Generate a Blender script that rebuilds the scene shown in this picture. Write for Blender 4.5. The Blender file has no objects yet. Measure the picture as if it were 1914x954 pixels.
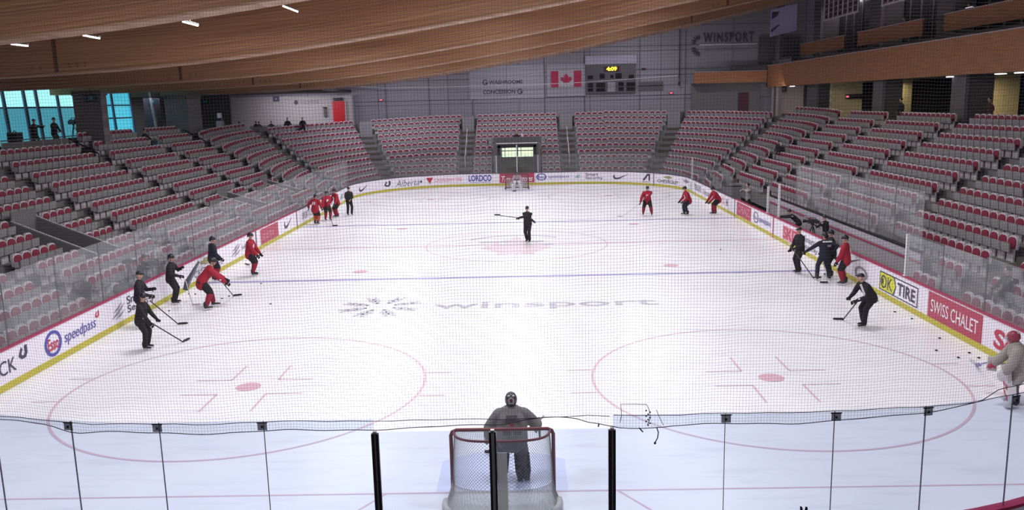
import bpy, math, random
from mathutils import Vector, Matrix, noise
random.seed(7)
R_ = math.radians
C = bpy.context.scene.collection
SC = bpy.context.scene

# ------------------------------------------------------------------ camera, world, exposure
CP = Vector((0.568, -14.272, 7.048)); YAW, PIT, ROL, FPX = -0.01947, 0.18115, -0.02381, 1555.18
F = Vector((math.sin(YAW)*math.cos(PIT), math.cos(YAW)*math.cos(PIT), -math.sin(PIT)))
R0 = Vector((math.cos(YAW), -math.sin(YAW), 0)); U0 = R0.cross(F)
Rv = R0*math.cos(ROL)+U0*math.sin(ROL); Uv = -R0*math.sin(ROL)+U0*math.cos(ROL)
cd = bpy.data.cameras.new('camera'); cam = bpy.data.objects.new('camera', cd); C.objects.link(cam)
cam.matrix_world = Matrix(((Rv.x, Uv.x, -F.x, CP.x), (Rv.y, Uv.y, -F.y, CP.y), (Rv.z, Uv.z, -F.z, CP.z), (0, 0, 0, 1)))
cd.sensor_width = 36; cd.lens = 36*FPX/1914; cd.clip_end = 400; cd.clip_start = 0.05
SC.camera = cam
W = bpy.data.worlds.new('world'); SC.world = W; W.use_nodes = True
W.node_tree.nodes['Background'].inputs[0].default_value = (0.80, 0.84, 1.0, 1)
W.node_tree.nodes['Background'].inputs[1].default_value = 0.38
SC.view_settings.view_transform = 'Standard'; SC.view_settings.look = 'None'
SC.view_settings.gamma = 1; SC.view_settings.use_curve_mapping = False
SC.view_settings.exposure = 0.0
SC.cycles.use_denoising = True
SC.cycles.max_bounces = 8; SC.cycles.diffuse_bounces = 4; SC.cycles.transparent_max_bounces = 24
LAMP_W = 620.0                     # each arena lamp, watts
LAMP_COL = (0.94, 0.95, 1.0)
LAMPS = [(x, y) for y in (0.0, 11.7, 23.3, 34.8, 46.2) for x in (-8.5, 0.0, 8.5)]

BX = [-40, -31, -20.5, -11.2, -0.2, 9.7, 19.5, 30]; BZ = [8.2, 8.25, 8.4, 8.88, 10.3, 12.0, 13.9, 16.2]
def beam_z(x):
    # smooth interpolation of the curved glulam underside
    for i in range(len(BX)-1):
        if x <= BX[i+1] or i == len(BX)-2:
            t = (x-BX[i])/(BX[i+1]-BX[i])
            def sl(j):
                j0, j1 = max(0, j-1), min(len(BX)-1, j+1)
                return (BZ[j1]-BZ[j0])/(BX[j1]-BX[j0])
            h = BX[i+1]-BX[i]; m0, m1 = sl(i)*h, sl(i+1)*h
            return (2*t**3-3*t*t+1)*BZ[i]+(t**3-2*t*t+t)*m0+(-2*t**3+3*t*t)*BZ[i+1]+(t**3-t*t)*m1
for i, (x, y) in enumerate(LAMPS):
    ld = bpy.data.lights.new('arena_lamp', 'AREA'); ld.shape = 'RECTANGLE'; ld.size = 3.0; ld.size_y = 1.2
    ld.energy = LAMP_W; ld.color = LAMP_COL
    lo = bpy.data.objects.new('arena_lamp', ld); C.objects.link(lo); lo.location = (x, y, beam_z(x)+0.95)

def spot_area(name, loc, size, energy, col, rot=(0, 0, 0)):
    ld = bpy.data.lights.new(name, 'AREA'); ld.shape = 'RECTANGLE'; ld.size, ld.size_y = size
    ld.energy = energy; ld.color = col
    lo = bpy.data.objects.new(name, ld); C.objects.link(lo); lo.location = loc; lo.rotation_euler = rot
# warm lamps over the right-hand concourse, cool daylight on the left one, dim ones in the suites
spot_area('corner_room_fill', (-21.5, 65.0, 8.2), (6, 1.0), 260, (0.95, 0.9, 1.0), (R_(25), 0, 0))  # added fill light, no fixture: brightens the far left block wall
spot_area('left_room_fill', (-27.5, 52, 8.0), (2, 10), 110, (0.9, 0.92, 1.0))  # unseen fill added to lift the dark left concourse
for y in (34, 47, 60):
    spot_area('concourse_lamp', (26.6, y, 7.8), (0.8, 4), 150, (1.0, 0.86, 0.60))
spot_area('daylight', (-30.6, 42, 7.2), (3.0, 14), 260, (0.62, 0.95, 1.0), (0, R_(-90), 0))
spot_area('daylight', (-0.2, 62.0, 2.9), (2.2, 1.0), 10, (0.9, 1.0, 0.85), (R_(-90), 0, 0))
for y in (30, 44, 58):
    spot_area('suite_lamp', (28.0, y, 14.6), (1.5, 6), 170, (0.95, 0.86, 0.9))
for x in (-12, 0, 12):
    spot_area('end_wall_lamp', (x, 60.5, beam_z(x)+1.2), (5, 1.2), 620, (0.90, 0.87, 1.0), (R_(12), 0, 0))

# ------------------------------------------------------------------ materials
MATS = {}
def M(name, col, rough=0.6, metal=0.0, var=0.08, scale=6.0, bump=0.0, emit=0.0, spec=0.4):
    if name in MATS: return MATS[name]
    m = bpy.data.materials.new(name); m.use_nodes = True; nt = m.node_tree; b = nt.nodes['Principled BSDF']
    b.inputs['Roughness'].default_value = rough; b.inputs['Metallic'].default_value = metal
    b.inputs['Specular IOR Level'].default_value = spec
    tc = nt.nodes.new('ShaderNodeTexCoord'); nz = nt.nodes.new('ShaderNodeTexNoise'); nz.inputs['Scale'].default_value = scale
    nz.inputs['Detail'].default_value = 3
    nt.links.new(tc.outputs['Object'], nz.inputs['Vector'])
    mx = nt.nodes.new('ShaderNodeMix'); mx.data_type = 'RGBA'
    mx.inputs[6].default_value = (*[max(0, c*(1-var)) for c in col], 1); mx.inputs[7].default_value = (*[min(1, c*(1+var)) for c in col], 1)
    nt.links.new(nz.outputs[0], mx.inputs[0]); nt.links.new(mx.outputs[2], b.inputs['Base Color'])
    if bump:
        bp = nt.nodes.new('ShaderNodeBump'); bp.inputs['Strength'].default_value = bump
        nt.links.new(nz.outputs[0], bp.inputs['Height']); nt.links.new(bp.outputs[0], b.inputs['Normal'])
    if emit:
        b.inputs['Emission Color'].default_value = (*col, 1); b.inputs['Emission Strength'].default_value = emit
    MATS[name] = m; return m

def nodes_mat(name):
    m = bpy.data.materials.new(name); m.use_nodes = True; MATS[name] = m
    return m, m.node_tree, m.node_tree.nodes['Principled BSDF']

def ramp(nt, fac, stops):
    r = nt.nodes.new('ShaderNodeValToRGB'); e = r.color_ramp.elements
    while len(e) < len(stops): e.new(0.5)
    for q, (p, c) in zip(e, stops): q.position = p; q.color = (*c, 1)
    nt.links.new(fac, r.inputs[0]); return r.outputs[0]

def lam_wood(name, c0, c1, c2, sx=0.35, sy=16.0, lines=7.0, coord='UV', rough=0.55):
    """laminated timber: long streaks along U, thin joints along V"""
    m, nt, b = nodes_mat(name)
    tc = nt.nodes.new('ShaderNodeTexCoord'); mp = nt.nodes.new('ShaderNodeMapping'); mp.inputs['Scale'].default_value = (sx, sy, 1)
    nt.links.new(tc.outputs[coord], mp.inputs[0])
    nz = nt.nodes.new('ShaderNodeTexNoise'); nz.inputs['Scale'].default_value = 1.0; nz.inputs['Detail'].default_value = 5
    nt.links.new(mp.outputs[0], nz.inputs['Vector'])
    col = ramp(nt, nz.outputs[0], [(0.30, c0), (0.5, c1), (0.72, c2)])
    wv = nt.nodes.new('ShaderNodeTexWave'); wv.wave_type = 'BANDS'; wv.bands_direction = 'Y'; wv.wave_profile = 'SAW'
    wv.inputs['Scale'].default_value = lines/6.283; wv.inputs['Distortion'].default_value = 0.0
    nt.links.new(tc.outputs[coord], wv.inputs['Vector'])
    dk = ramp(nt, wv.outputs['Fac'], [(0.0, (0.72, 0.70, 0.68)), (0.10, (1, 1, 1)), (1.0, (0.94, 0.93, 0.92))])
    mx = nt.nodes.new('ShaderNodeMix'); mx.data_type = 'RGBA'; mx.blend_type = 'MULTIPLY'; mx.inputs[0].default_value = 1
    nt.links.new(col, mx.inputs[6]); nt.links.new(dk, mx.inputs[7]); nt.links.new(mx.outputs[2], b.inputs['Base Color'])
    b.inputs['Roughness'].default_value = rough; b.inputs['Specular IOR Level'].default_value = 0.3
    return m

BEAM = lam_wood('glulam_timber', (0.22, 0.10, 0.05), (0.33, 0.165, 0.085), (0.47, 0.27, 0.145), sx=0.16, sy=22.0, lines=30)
BAND = lam_wood('balcony_timber', (0.26, 0.105, 0.045), (0.33, 0.145, 0.065), (0.40, 0.185, 0.085), sx=0.8, sy=12, lines=34)

def cladding(name, col, dark, w=2.4, h=0.9, mortar=0.012, off=0.0, rough=0.5, coord='Object', rot=(R_(90), 0, 0)):
    m, nt, b = nodes_mat(name)
    tc = nt.nodes.new('ShaderNodeTexCoord'); mp = nt.nodes.new('ShaderNodeMapping'); mp.inputs['Rotation'].default_value = rot
    br = nt.nodes.new('ShaderNodeTexBrick'); br.inputs['Scale'].default_value = 1.0; br.offset = off
    br.inputs['Brick Width'].default_value = w; br.inputs['Row Height'].default_value = h
    br.inputs['Mortar Size'].default_value = mortar; br.inputs['Mortar Smooth'].default_value = 0.3
    br.inputs['Color1'].default_value = (*col, 1); br.inputs['Color2'].default_value = (*[c*0.93 for c in col], 1)
    br.inputs['Mortar'].default_value = (*dark, 1)
    nt.links.new(tc.outputs[coord], mp.inputs[0]); nt.links.new(mp.outputs[0], br.inputs['Vector'])
    nt.links.new(br.outputs['Color'], b.inputs['Base Color']); b.inputs['Roughness'].default_value = rough
    return m
WALL = cladding('metal_cladding', (0.28, 0.265, 0.31), (0.10, 0.095, 0.12), w=7.0, h=2.35, mortar=0.04)
WALL_R = cladding('pale_cladding', (0.36, 0.345, 0.40), (0.16, 0.15, 0.18), w=4.0, h=0.6, mortar=0.02)
BLOCK = cladding('painted_block', (0.42, 0.39, 0.40), (0.30, 0.28, 0.29), w=0.4, h=0.2, mortar=0.012, off=0.5)
BLOCKX = cladding('painted_block_side', (0.20, 0.185, 0.195), (0.14, 0.13, 0.14), w=0.4, h=0.2, mortar=0.012, off=0.5, rot=(R_(90), 0, R_(90)))
YELB = cladding('cream_block', (0.58, 0.50, 0.29), (0.40, 0.33, 0.17), w=0.6, h=0.3, mortar=0.02, off=0.5, rot=(R_(90), 0, 0))

ICE, nt, b = nodes_mat('rink_ice')
tc = nt.nodes.new('ShaderNodeTexCoord')
nz = nt.nodes.new('ShaderNodeTexNoise'); nz.inputs['Scale'].default_value = 0.35; nz.inputs['Detail'].default_value = 4
nt.links.new(tc.outputs['Object'], nz.inputs['Vector'])
c1 = ramp(nt, nz.outputs[0], [(0.3, (0.80, 0.80, 0.86)), (0.7, (0.87, 0.865, 0.91))])
mp = nt.nodes.new('ShaderNodeMapping'); mp.inputs['Scale'].default_value = (0.5, 3.2, 1); mp.inputs['Rotation'].default_value = (0, 0, R_(9))
nz2 = nt.nodes.new('ShaderNodeTexNoise'); nz2.inputs['Scale'].default_value = 1.3; nz2.inputs['Detail'].default_value = 6
nt.links.new(tc.outputs['Object'], mp.inputs[0]); nt.links.new(mp.outputs[0], nz2.inputs['Vector'])
c2 = ramp(nt, nz2.outputs[0], [(0.30, (0.90, 0.90, 0.92)), (0.48, (1, 1, 1)), (1.0, (1, 1, 1))])
mx = nt.nodes.new('ShaderNodeMix'); mx.data_type = 'RGBA'; mx.blend_type = 'MULTIPLY'; mx.inputs[0].default_value = 1
nt.links.new(c1, mx.inputs[6]); nt.links.new(c2, mx.inputs[7]); nt.links.new(mx.outputs[2], b.inputs['Base Color'])
b.inputs['Roughness'].default_value = 0.33; b.inputs['Specular IOR Level'].default_value = 0.35

def glass_mat(name, tint, gloss, haze, hazecol=(0.8, 0.82, 0.86)):
    m = bpy.data.materials.new(name); m.use_nodes = True; nt = m.node_tree
    nt.nodes.remove(nt.nodes['Principled BSDF']); out = nt.nodes['Material Output']
    tr = nt.nodes.new('ShaderNodeBsdfTransparent'); tr.inputs[0].default_value = (*tint, 1)
    gl = nt.nodes.new('ShaderNodeBsdfGlossy'); gl.inputs['Roughness'].default_value = 0.05
    df = nt.nodes.new('ShaderNodeBsdfDiffuse'); df.inputs[0].default_value = (*hazecol, 1)
    a = nt.nodes.new('ShaderNodeMixShader'); a.inputs[0].default_value = gloss
    c = nt.nodes.new('ShaderNodeMixShader')
    n = nt.nodes.new('ShaderNodeTexNoise'); n.inputs['Scale'].default_value = 0.5; n.inputs['Detail'].default_value = 2
    mr = nt.nodes.new('ShaderNodeMapRange'); mr.inputs['To Min'].default_value = haze*0.88; mr.inputs['To Max'].default_value = haze*1.12
    tc = nt.nodes.new('ShaderNodeTexCoord'); nt.links.new(tc.outputs['Object'], n.inputs['Vector']); nt.links.new(n.outputs[0], mr.inputs[0])
    nt.links.new(tr.outputs[0], a.inputs[1]); nt.links.new(gl.outputs[0], a.inputs[2])
    nt.links.new(mr.outputs[0], c.inputs[0]); nt.links.new(a.outputs[0], c.inputs[1]); nt.links.new(df.outputs[0], c.inputs[2])
    nt.links.new(c.outputs[0], out.inputs[0]); MATS[name] = m; return m
GL_NEAR = glass_mat('near_acrylic', (0.86, 0.90, 0.955), 0.02, 0.03)
GL_SIDE = glass_mat('side_acrylic', (0.95, 0.96, 0.97), 0.035, 0.075)  # diffuse haze share puts whitish reflected ice glare into the panes
GL_FAR = glass_mat('far_acrylic', (0.95, 0.96, 0.97), 0.02, 0.025)
GL_BAL = glass_mat('balustrade_glass', (0.75, 0.78, 0.8), 0.05, 0.05)

WHITE = M('board_white', (0.80, 0.76, 0.84), 0.35, var=0.03)
YELLOW = M('kick_yellow', (0.50, 0.44, 0.05), 0.45, var=0.12, scale=3)
REDCAP = M('cap_red', (0.38, 0.03, 0.09), 0.4)
DARKCAP = M('cap_dark', (0.09, 0.05, 0.09), 0.4)
REDP = M('panel_red', (0.42, 0.045, 0.09), 0.4)
LRED = M('letter_red', (0.50, 0.03, 0.08), 0.4)
LDARK = M('letter_dark', (0.055, 0.05, 0.09), 0.5)
LBLUE = M('letter_blue', (0.07, 0.07, 0.36), 0.4)
LGREY = M('letter_grey', (0.26, 0.25, 0.30), 0.5)
LPINK = M('letter_pink', (0.70, 0.32, 0.40), 0.5)
LWHITE = M('letter_white', (0.85, 0.80, 0.85), 0.4)
LYEL = M('letter_yellow', (0.66, 0.66, 0.04), 0.4)
LGOLD = M('letter_gold', (0.36, 0.30, 0.12), 0.4)
LGREEN = M('letter_green', (0.10, 0.35, 0.22), 0.5)
ICE_RED = M('ice_paint_red', (0.68, 0.49, 0.57), 0.35, var=0.12, scale=1.5)
ICE_RED2 = M('ice_paint_dot', (0.68, 0.43, 0.52), 0.35, var=0.1)
ICE_BLUE = M('ice_paint_blue', (0.36, 0.36, 0.60), 0.35, var=0.25, scale=1)
ICE_GREY = M('ice_paint_grey', (0.47, 0.47, 0.54), 0.35, var=0.1)
ICE_PALE = M('ice_paint_pale', (0.72, 0.72, 0.80), 0.35, var=0.05)
ICE_CREASE = M('ice_paint_crease', (0.66, 0.68, 0.86), 0.35, var=0.05)
CONC = M('concrete', (0.17, 0.165, 0.165), 0.8, var=0.2, scale=2.0)
CONCD = M('concrete_dark', (0.085, 0.072, 0.068), 0.85, var=0.2, scale=2.0)
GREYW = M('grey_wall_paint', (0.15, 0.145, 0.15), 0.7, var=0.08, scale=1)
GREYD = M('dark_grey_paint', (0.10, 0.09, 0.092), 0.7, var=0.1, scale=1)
PIER = cladding('pier_block', (0.165, 0.15, 0.155), (0.11, 0.10, 0.105), w=0.8, h=0.4, mortar=0.02, off=0.5)
BLACK = M('black_void', (0.008, 0.008, 0.01), 0.9)
BLACKM = M('black_metal', (0.022, 0.018, 0.024), 0.35, metal=0.6)
ALU = M('aluminium', (0.36, 0.34, 0.33), 0.35, metal=0.85)
WMETAL = M('white_metal', (0.62, 0.62, 0.64), 0.4)
SEATG = M('seat_shell_grey', (0.52, 0.48, 0.51), 0.42, var=0.05)
SEATU = M('seat_pan_grey', (0.26, 0.25, 0.255), 0.5, var=0.08)
SEATR = M('seat_pad_red', (0.20, 0.008, 0.032), 0.65, var=0.15)
TWINE = M('net_twine', (0.035, 0.038, 0.05), 0.8)
ROPE = M('net_rope', (0.03, 0.035, 0.045), 0.8)
CORD = M('goal_cord', (0.20, 0.19, 0.185), 0.8)
GOALRED = M('goal_red', (0.15, 0.035, 0.045), 0.45)
PADW = M('goal_pad_white', (0.52, 0.50, 0.48), 0.6)
WINTOP = M('window_sky', (0.42, 1.0, 1.0), 0.3, emit=0.95)
WINLOW = M('window_teal', (0.07, 0.36, 0.46), 0.3, emit=0.75)
WINLOW2 = M('window_blue', (0.07, 0.50, 0.66), 0.3, emit=0.95)
LEDW = M('led_tube', (1.0, 0.95, 1.0), 0.4, emit=3.0)
EXITR = M('exit_red', (1.0, 0.16, 0.25), 0.4, emit=0.9)
CLOCKY = M('clock_yellow', (1.0, 0.85, 0.05), 0.4, emit=1.5)
SKIN = M('skin', (0.52, 0.30, 0.22), 0.55, var=0.06)
JRED = M('jersey_red', (0.32, 0.010, 0.028), 0.8, var=0.15)
JREDL = M('sock_red', (0.26, 0.010, 0.03), 0.8, var=0.15)
CBLK = M('cloth_black', (0.012, 0.010, 0.014), 0.85, var=0.3)
CNAVY = M('cloth_navy', (0.014, 0.016, 0.030), 0.85, var=0.3)
CGREY = M('cloth_grey', (0.33, 0.32, 0.34), 0.85, var=0.1)
GJERS = M('goalie_jersey', (0.17, 0.165, 0.17), 0.85, var=0.15)
GJERS2 = M('goalie_jersey_sand', (0.30, 0.28, 0.26), 0.85, var=0.1)
GPADD = M('goalie_pad_dark', (0.10, 0.10, 0.115), 0.7, var=0.3, scale=12)
HELM = M('helmet_black', (0.015, 0.013, 0.02), 0.3)
SKATE = M('skate_black', (0.02, 0.02, 0.022), 0.4)
STEEL = M('steel', (0.6, 0.6, 0.62), 0.25, metal=0.9)
STICK = M('stick_dark', (0.05, 0.045, 0.05), 0.4)
STICKW = M('stick_white', (0.55, 0.53, 0.55), 0.4)
RUBBER = M('puck_rubber', (0.012, 0.012, 0.014), 0.7)
VIOLET = M('banner_violet', (0.55, 0.50, 0.88), 0.6, var=0.25, scale=0.6)
GRIDW = M('frame_pale', (0.75, 0.67, 0.72), 0.5)
MAROON = M('maroon_dark', (0.07, 0.015, 0.03), 0.7)
OLIVE = M('door_olive', (0.24, 0.23, 0.13), 0.6, var=0.25, scale=1.5)
DOORR = M('door_red', (0.55, 0.01, 0.02), 0.45)
BRSTEP = M('stair_brown', (0.085, 0.065, 0.058), 0.85, var=0.2)

# ------------------------------------------------------------------ mesh helpers
class MB:
    def __init__(s): s.v = []; s.f = []; s.uv = None
    def add(s, vs, fs):
        n = len(s.v); s.v += [tuple(q) for q in vs]; s.f += [tuple(n+i for i in f) for f in fs]; return s
    def box(s, c, d, rz=0.0, m=None):
        hx, hy, hz = d[0]/2, d[1]/2, d[2]/2
        vs = [Vector((x*hx, y*hy, z*hz)) for z in (-1, 1) for y in (-1, 1) for x in (-1, 1)]
        if m is None: m = Matrix.Rotation(rz, 3, 'Z')
        vs = [m @ q + Vector(c) for q in vs]
        return s.add(vs, [(0, 2, 3, 1), (4, 5, 7, 6), (0, 1, 5, 4), (2, 6, 7, 3), (0, 4, 6, 2), (1, 3, 7, 5)])
    def hexa(s, p):   # 8 points: bottom 4, top 4 (same order)
        return s.add(p, [(3, 2, 1, 0), (4, 5, 6, 7), (0, 1, 5, 4), (1, 2, 6, 5), (2, 3, 7, 6), (3, 0, 4, 7)])
    def tube(s, pts, r, n=8, caps=True, closed=False):
        pts = [Vector(p) for p in pts]; k = len(pts); rings = []
        up = None
        for i, p in enumerate(pts):
            a = pts[i-1] if (i > 0 or closed) else p
            b = pts[(i+1) % k] if (i < k-1 or closed) else p
            t = (b-a).normalized()
            if up is None or abs(t.dot(up)) > 0.98: up = Vector((0, 0, 1)) if abs(t.z) < 0.9 else Vector((1, 0, 0))
            x = t.cross(up).normalized(); y = x.cross(t); up = y
            rr = r[i] if isinstance(r, (list, tuple)) else r
            rings.append([p+(x*math.cos(q)+y*math.sin(q))*rr for q in [2*math.pi*j/n for j in range(n)]])
        vs = [v for g in rings for v in g]; fs = []
        for i in range(k if closed else k-1):
            i2 = (i+1) % k
            for j in range(n):
                j2 = (j+1) % n; fs.append((i*n+j, i*n+j2, i2*n+j2, i2*n+j))
        if caps and not closed:
            fs.append(tuple(range(n-1, -1, -1))); fs.append(tuple((k-1)*n+j for j in range(n)))
        return s.add(vs, fs)
    def loft(s, pts, rad, side=Vector((1, 0, 0)), n=12):
        """closed organic tube: ellipse radii (a along side, b across), rounded ends"""
        pts = [Vector(p) for p in pts]; rad = [(q, q) if not isinstance(q, tuple) else q for q in rad]
        t0 = (pts[1]-pts[0]).normalized(); t1 = (pts[-1]-pts[-2]).normalized()
        m0, m1 = min(rad[0]), min(rad[-1])
        P = [pts[0]-t0*m0*0.95, pts[0]-t0*m0*0.6]+pts+[pts[-1]+t1*m1*0.6, pts[-1]+t1*m1*0.95]
        Q = [(rad[0][0]*.3, rad[0][1]*.3), (rad[0][0]*.78, rad[0][1]*.78)]+rad+[(rad[-1][0]*.78, rad[-1][1]*.78), (rad[-1][0]*.3, rad[-1][1]*.3)]
        k = len(P); vs = []
        for i in range(k):
            t = (P[min(i+1, k-1)]-P[max(i-1, 0)]).normalized()
            x = side-t*side.dot(t)
            if x.length < 0.05: x = Vector((0, 1, 0))-t*t.y
            x.normalize(); y = t.cross(x)
            for j in range(n):
                q = 2*math.pi*j/n; vs.append(P[i]+x*math.cos(q)*Q[i][0]+y*math.sin(q)*Q[i][1])
        fs = [(i*n+j, i*n+(j+1) % n, (i+1)*n+(j+1) % n, (i+1)*n+j) for i in range(k-1) for j in range(n)]
        fs += [tuple(range(n-1, -1, -1)), tuple((k-1)*n+j for j in range(n))]
        return s.add(vs, fs)
    def ell(s, c, r, m=None, nu=12, nv=8, v0=0.0, v1=1.0):
        vs = []; c = Vector(c); m = m or Matrix.Identity(3)
        for i in range(nv+1):
            th = math.pi*(v0+(v1-v0)*i/nv)
            for j in range(nu):
                ph = 2*math.pi*j/nu
                vs.append(c+m @ Vector((r[0]*math.sin(th)*math.cos(ph), r[1]*math.sin(th)*math.sin(ph), r[2]*math.cos(th))))
        fs = [(i*nu+j, (i+1)*nu+j, (i+1)*nu+(j+1) % nu, i*nu+(j+1) % nu) for i in range(nv) for j in range(nu)]
        fs += [tuple(range(nu)), tuple(nv*nu+j for j in range(nu-1, -1, -1))]
        return s.add(vs, fs)
    def prism(s, poly, o, x, y, depth):   # polygon in the (x, y) plane at o, extruded by depth vector
        o, x, y, depth = Vector(o), Vector(x), Vector(y), Vector(depth); n = len(poly)
        a = [o+x*p[0]+y*p[1] for p in poly]; b = [p+depth for p in a]
        return s.add(a+b, [tuple(range(n-1, -1, -1)), tuple(range(n, 2*n))]+[(i, (i+1) % n, n+(i+1) % n, n+i) for i in range(n)])
    def mesh(s, name, mat, smooth=False):
        me = bpy.data.meshes.new(name); me.from_pydata(s.v, [], s.f)
        me.materials.append(mat)
        if s.uv:
            l = me.uv_layers.new(name='UVMap')
            for p in me.polygons:
                for li in p.loop_indices: l.data[li].uv = s.uv[me.loops[li].vertex_index]
        if smooth: me.polygons.foreach_set('use_smooth', [True]*len(me.polygons))
        me.update(); return me
    def build(s, name, mat, parent=None, smooth=False, label=None, cat=None, group=None, kind=None, loc=None):
        o = bpy.data.objects.new(name, s.mesh(name, mat, smooth)); C.objects.link(o)
        if parent is not None: o.parent = parent
        if loc is not None: o.location = loc
        tag(o, label, cat, group, kind); return o

def tag(o, label=None, cat=None, group=None, kind=None):
    if label: o['label'] = label
    if cat: o['category'] = cat
    if group: o['group'] = group
    if kind: o['kind'] = kind
    return o
def empty(name, loc, rz=0.0, label=None, cat=None, group=None, kind=None):
    o = bpy.data.objects.new(name, None); C.objects.link(o); o.location = loc; o.rotation_euler = (0, 0, rz); o.empty_display_size = 0.2
    return tag(o, label, cat, group, kind)
def struct(name, mb, mat, parent=None, smooth=False):
    return mb.build(name, mat, parent, smooth, kind='structure' if parent is None else None)

TXT = {}
def text_geo(txt, bold=0.0, shear=0.0):
    """letters as 2-D mesh, normalised to the unit square"""
    key = (txt, bold, shear)
    if key in TXT: return TXT[key]
    cu = bpy.data.curves.new('lettering', 'FONT'); cu.body = txt; cu.resolution_u = 3; cu.offset = bold; cu.shear = shear; cu.space_character = 1.3 if txt == 'WINSPORT' else 1.0; cu.fill_mode = 'FRONT'
    ob = bpy.data.objects.new('lettering', cu); C.objects.link(ob)
    dg = bpy.context.evaluated_depsgraph_get(); dg.update()
    me = bpy.data.meshes.new_from_object(ob.evaluated_get(dg))
    vs = [tuple(v.co) for v in me.vertices]; fs = [tuple(p.vertices) for p in me.polygons]
    bpy.data.objects.remove(ob); bpy.data.curves.remove(cu); bpy.data.meshes.remove(me)
    x0, x1 = min(v[0] for v in vs), max(v[0] for v in vs); y0, y1 = min(v[1] for v in vs), max(v[1] for v in vs)
    TXT[key] = ([((v[0]-x0)/(x1-x0), (v[1]-y0)/(y1-y0)) for v in vs], fs); return TXT[key]
def text_on(txt, o, x, y, off, mat, parent=None, name='lettering', bold=0.0, shear=0.0):
    vs, fs = text_geo(txt, bold, shear); o, x, y, off = Vector(o), Vector(x), Vector(y), Vector(off)
    return MB().add([o+off+x*u+y*v for u, v in vs], fs).build(name, mat, parent)

# ------------------------------------------------------------------ rink outline (inner face of the dasher boards)
RC, LS0, LS1 = 8.53, 5.18, 49.07; ARC = RC*math.pi/2; STR = 8.94
def rink(s, off=0.0):
    """point and outward normal at arc position s (left side s = y, then clockwise)"""
    tot = 2*(LS1-LS0)+2*STR+4*ARC
    s = (s-LS0) % tot + LS0
    a = s-LS1
    if a <= 0: return Vector((-13-off, s, 0)), Vector((-1, 0, 0))
    if a <= ARC:
        q = a/RC; n = Vector((-math.cos(q), math.sin(q), 0)); return Vector((-4.47, LS1, 0))+n*(RC+off), n
    a -= ARC
    if a <= STR: return Vector((-4.47+a, 57.6+off, 0)), Vector((0, 1, 0))
    a -= STR
    if a <= ARC:
        q = a/RC; n = Vector((math.sin(q), math.cos(q), 0)); return Vector((4.47, LS1, 0))+n*(RC+off), n
    a -= ARC
    if a <= LS1-LS0: return Vector((13+off, LS1-a, 0)), Vector((1, 0, 0))
    a -= LS1-LS0
    if a <= ARC:
        q = a/RC; n = Vector((math.cos(q), -math.sin(q), 0)); return Vector((4.47, LS0, 0))+n*(RC+off), n
    a -= ARC
    if a <= STR: return Vector((4.47-a, -3.35-off, 0)), Vector((0, -1, 0))
    a -= STR; q = a/RC; n = Vector((-math.sin(q), -math.cos(q), 0)); return Vector((-4.47, LS0, 0))+n*(RC+off), n
def srange(s0, s1, step=0.6):
    n = max(1, int(math.ceil((s1-s0)/step))); return [s0+(s1-s0)*i/n for i in range(n+1)]
def strip(s0, s1, o0, o1, z0, z1, step=0.6):
    mb = MB(); ss = srange(s0, s1, step); vs = []
    for s in ss:
        a = rink(s, o0)[0]; b = rink(s, o1)[0]
        vs += [(a.x, a.y, z0), (b.x, b.y, z0), (b.x, b.y, z1), (a.x, a.y, z1)]
    fs = []
    for i in range(len(ss)-1):
        k = 4*i
        for j in range(4): fs.append((k+j, k+(j+1) % 4, k+4+(j+1) % 4, k+4+j))
    fs += [(3, 2, 1, 0), tuple(4*(len(ss)-1)+j for j in range(4))]
    return mb.add(vs, fs)
def rtext(txt, s0, s1, z0, z1, mat, parent, bold=0.01, shear=0.0, off=-0.014, name='lettering'):
    vs, fs = text_geo(txt, bold, shear); out = []
    for u, v in vs:
        p = rink(s0+(s1-s0)*u, off)[0]; out.append((p.x, p.y, z0+(z1-z0)*v))
    return MB().add(out, fs).build(name, mat, parent)
def rpoly(polys, s0, s1, z0, z1, mat, parent, name='logo', off=-0.014):
    mb = MB()
    for poly in polys:
        a = [rink(s0+(s1-s0)*u, off)[0] for u, v in poly]
        b = [rink(s0+(s1-s0)*u, off+0.008)[0] for u, v in poly]; n = len(poly)
        vs = [(p.x, p.y, z0+(z1-z0)*q[1]) for p, q in zip(a, poly)]+[(p.x, p.y, z0+(z1-z0)*q[1]) for p, q in zip(b, poly)]
        mb.add(vs, [tuple(range(n)), tuple(range(2*n-1, n-1, -1))]+[(i, (i+1) % n, n+(i+1) % n, n+i) for i in range(n)])
    return mb.build(name, mat, parent)
def ringpoly(n=28, t=0.12):
    out = []
    for i in range(n):
        a, b = 2*math.pi*i/n, 2*math.pi*(i+1)/n
        out.append([(0.5+0.5*math.cos(a), 0.5+0.5*math.sin(a)), (0.5+0.5*math.cos(b), 0.5+0.5*math.sin(b)),
                    (0.5+(0.5-t)*math.cos(b), 0.5+(0.5-t)*math.sin(b)), (0.5+(0.5-t)*math.cos(a), 0.5+(0.5-t)*math.sin(a))])
    return out
SWOOSH = [[(0.0, 0.42), (0.03, 0.18), (0.12, 0.02), (0.24, 0.0), (0.42, 0.12), (1.0, 1.0), (0.42, 0.36), (0.24, 0.27), (0.14, 0.32), (0.10, 0.50), (0.12, 0.85), (0.03, 0.65)]]
BOWTIE = [[(0.28, 0.25), (0.36, 0.25), (0.40, 0.0), (0.68, 0.0), (0.64, 0.28), (1.0, 0.28), (0.9, 0.75), (0.66, 0.75), (0.60, 1.0), (0.34, 1.0), (0.37, 0.72), (0.0, 0.72), (0.10, 0.25)]]
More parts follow.
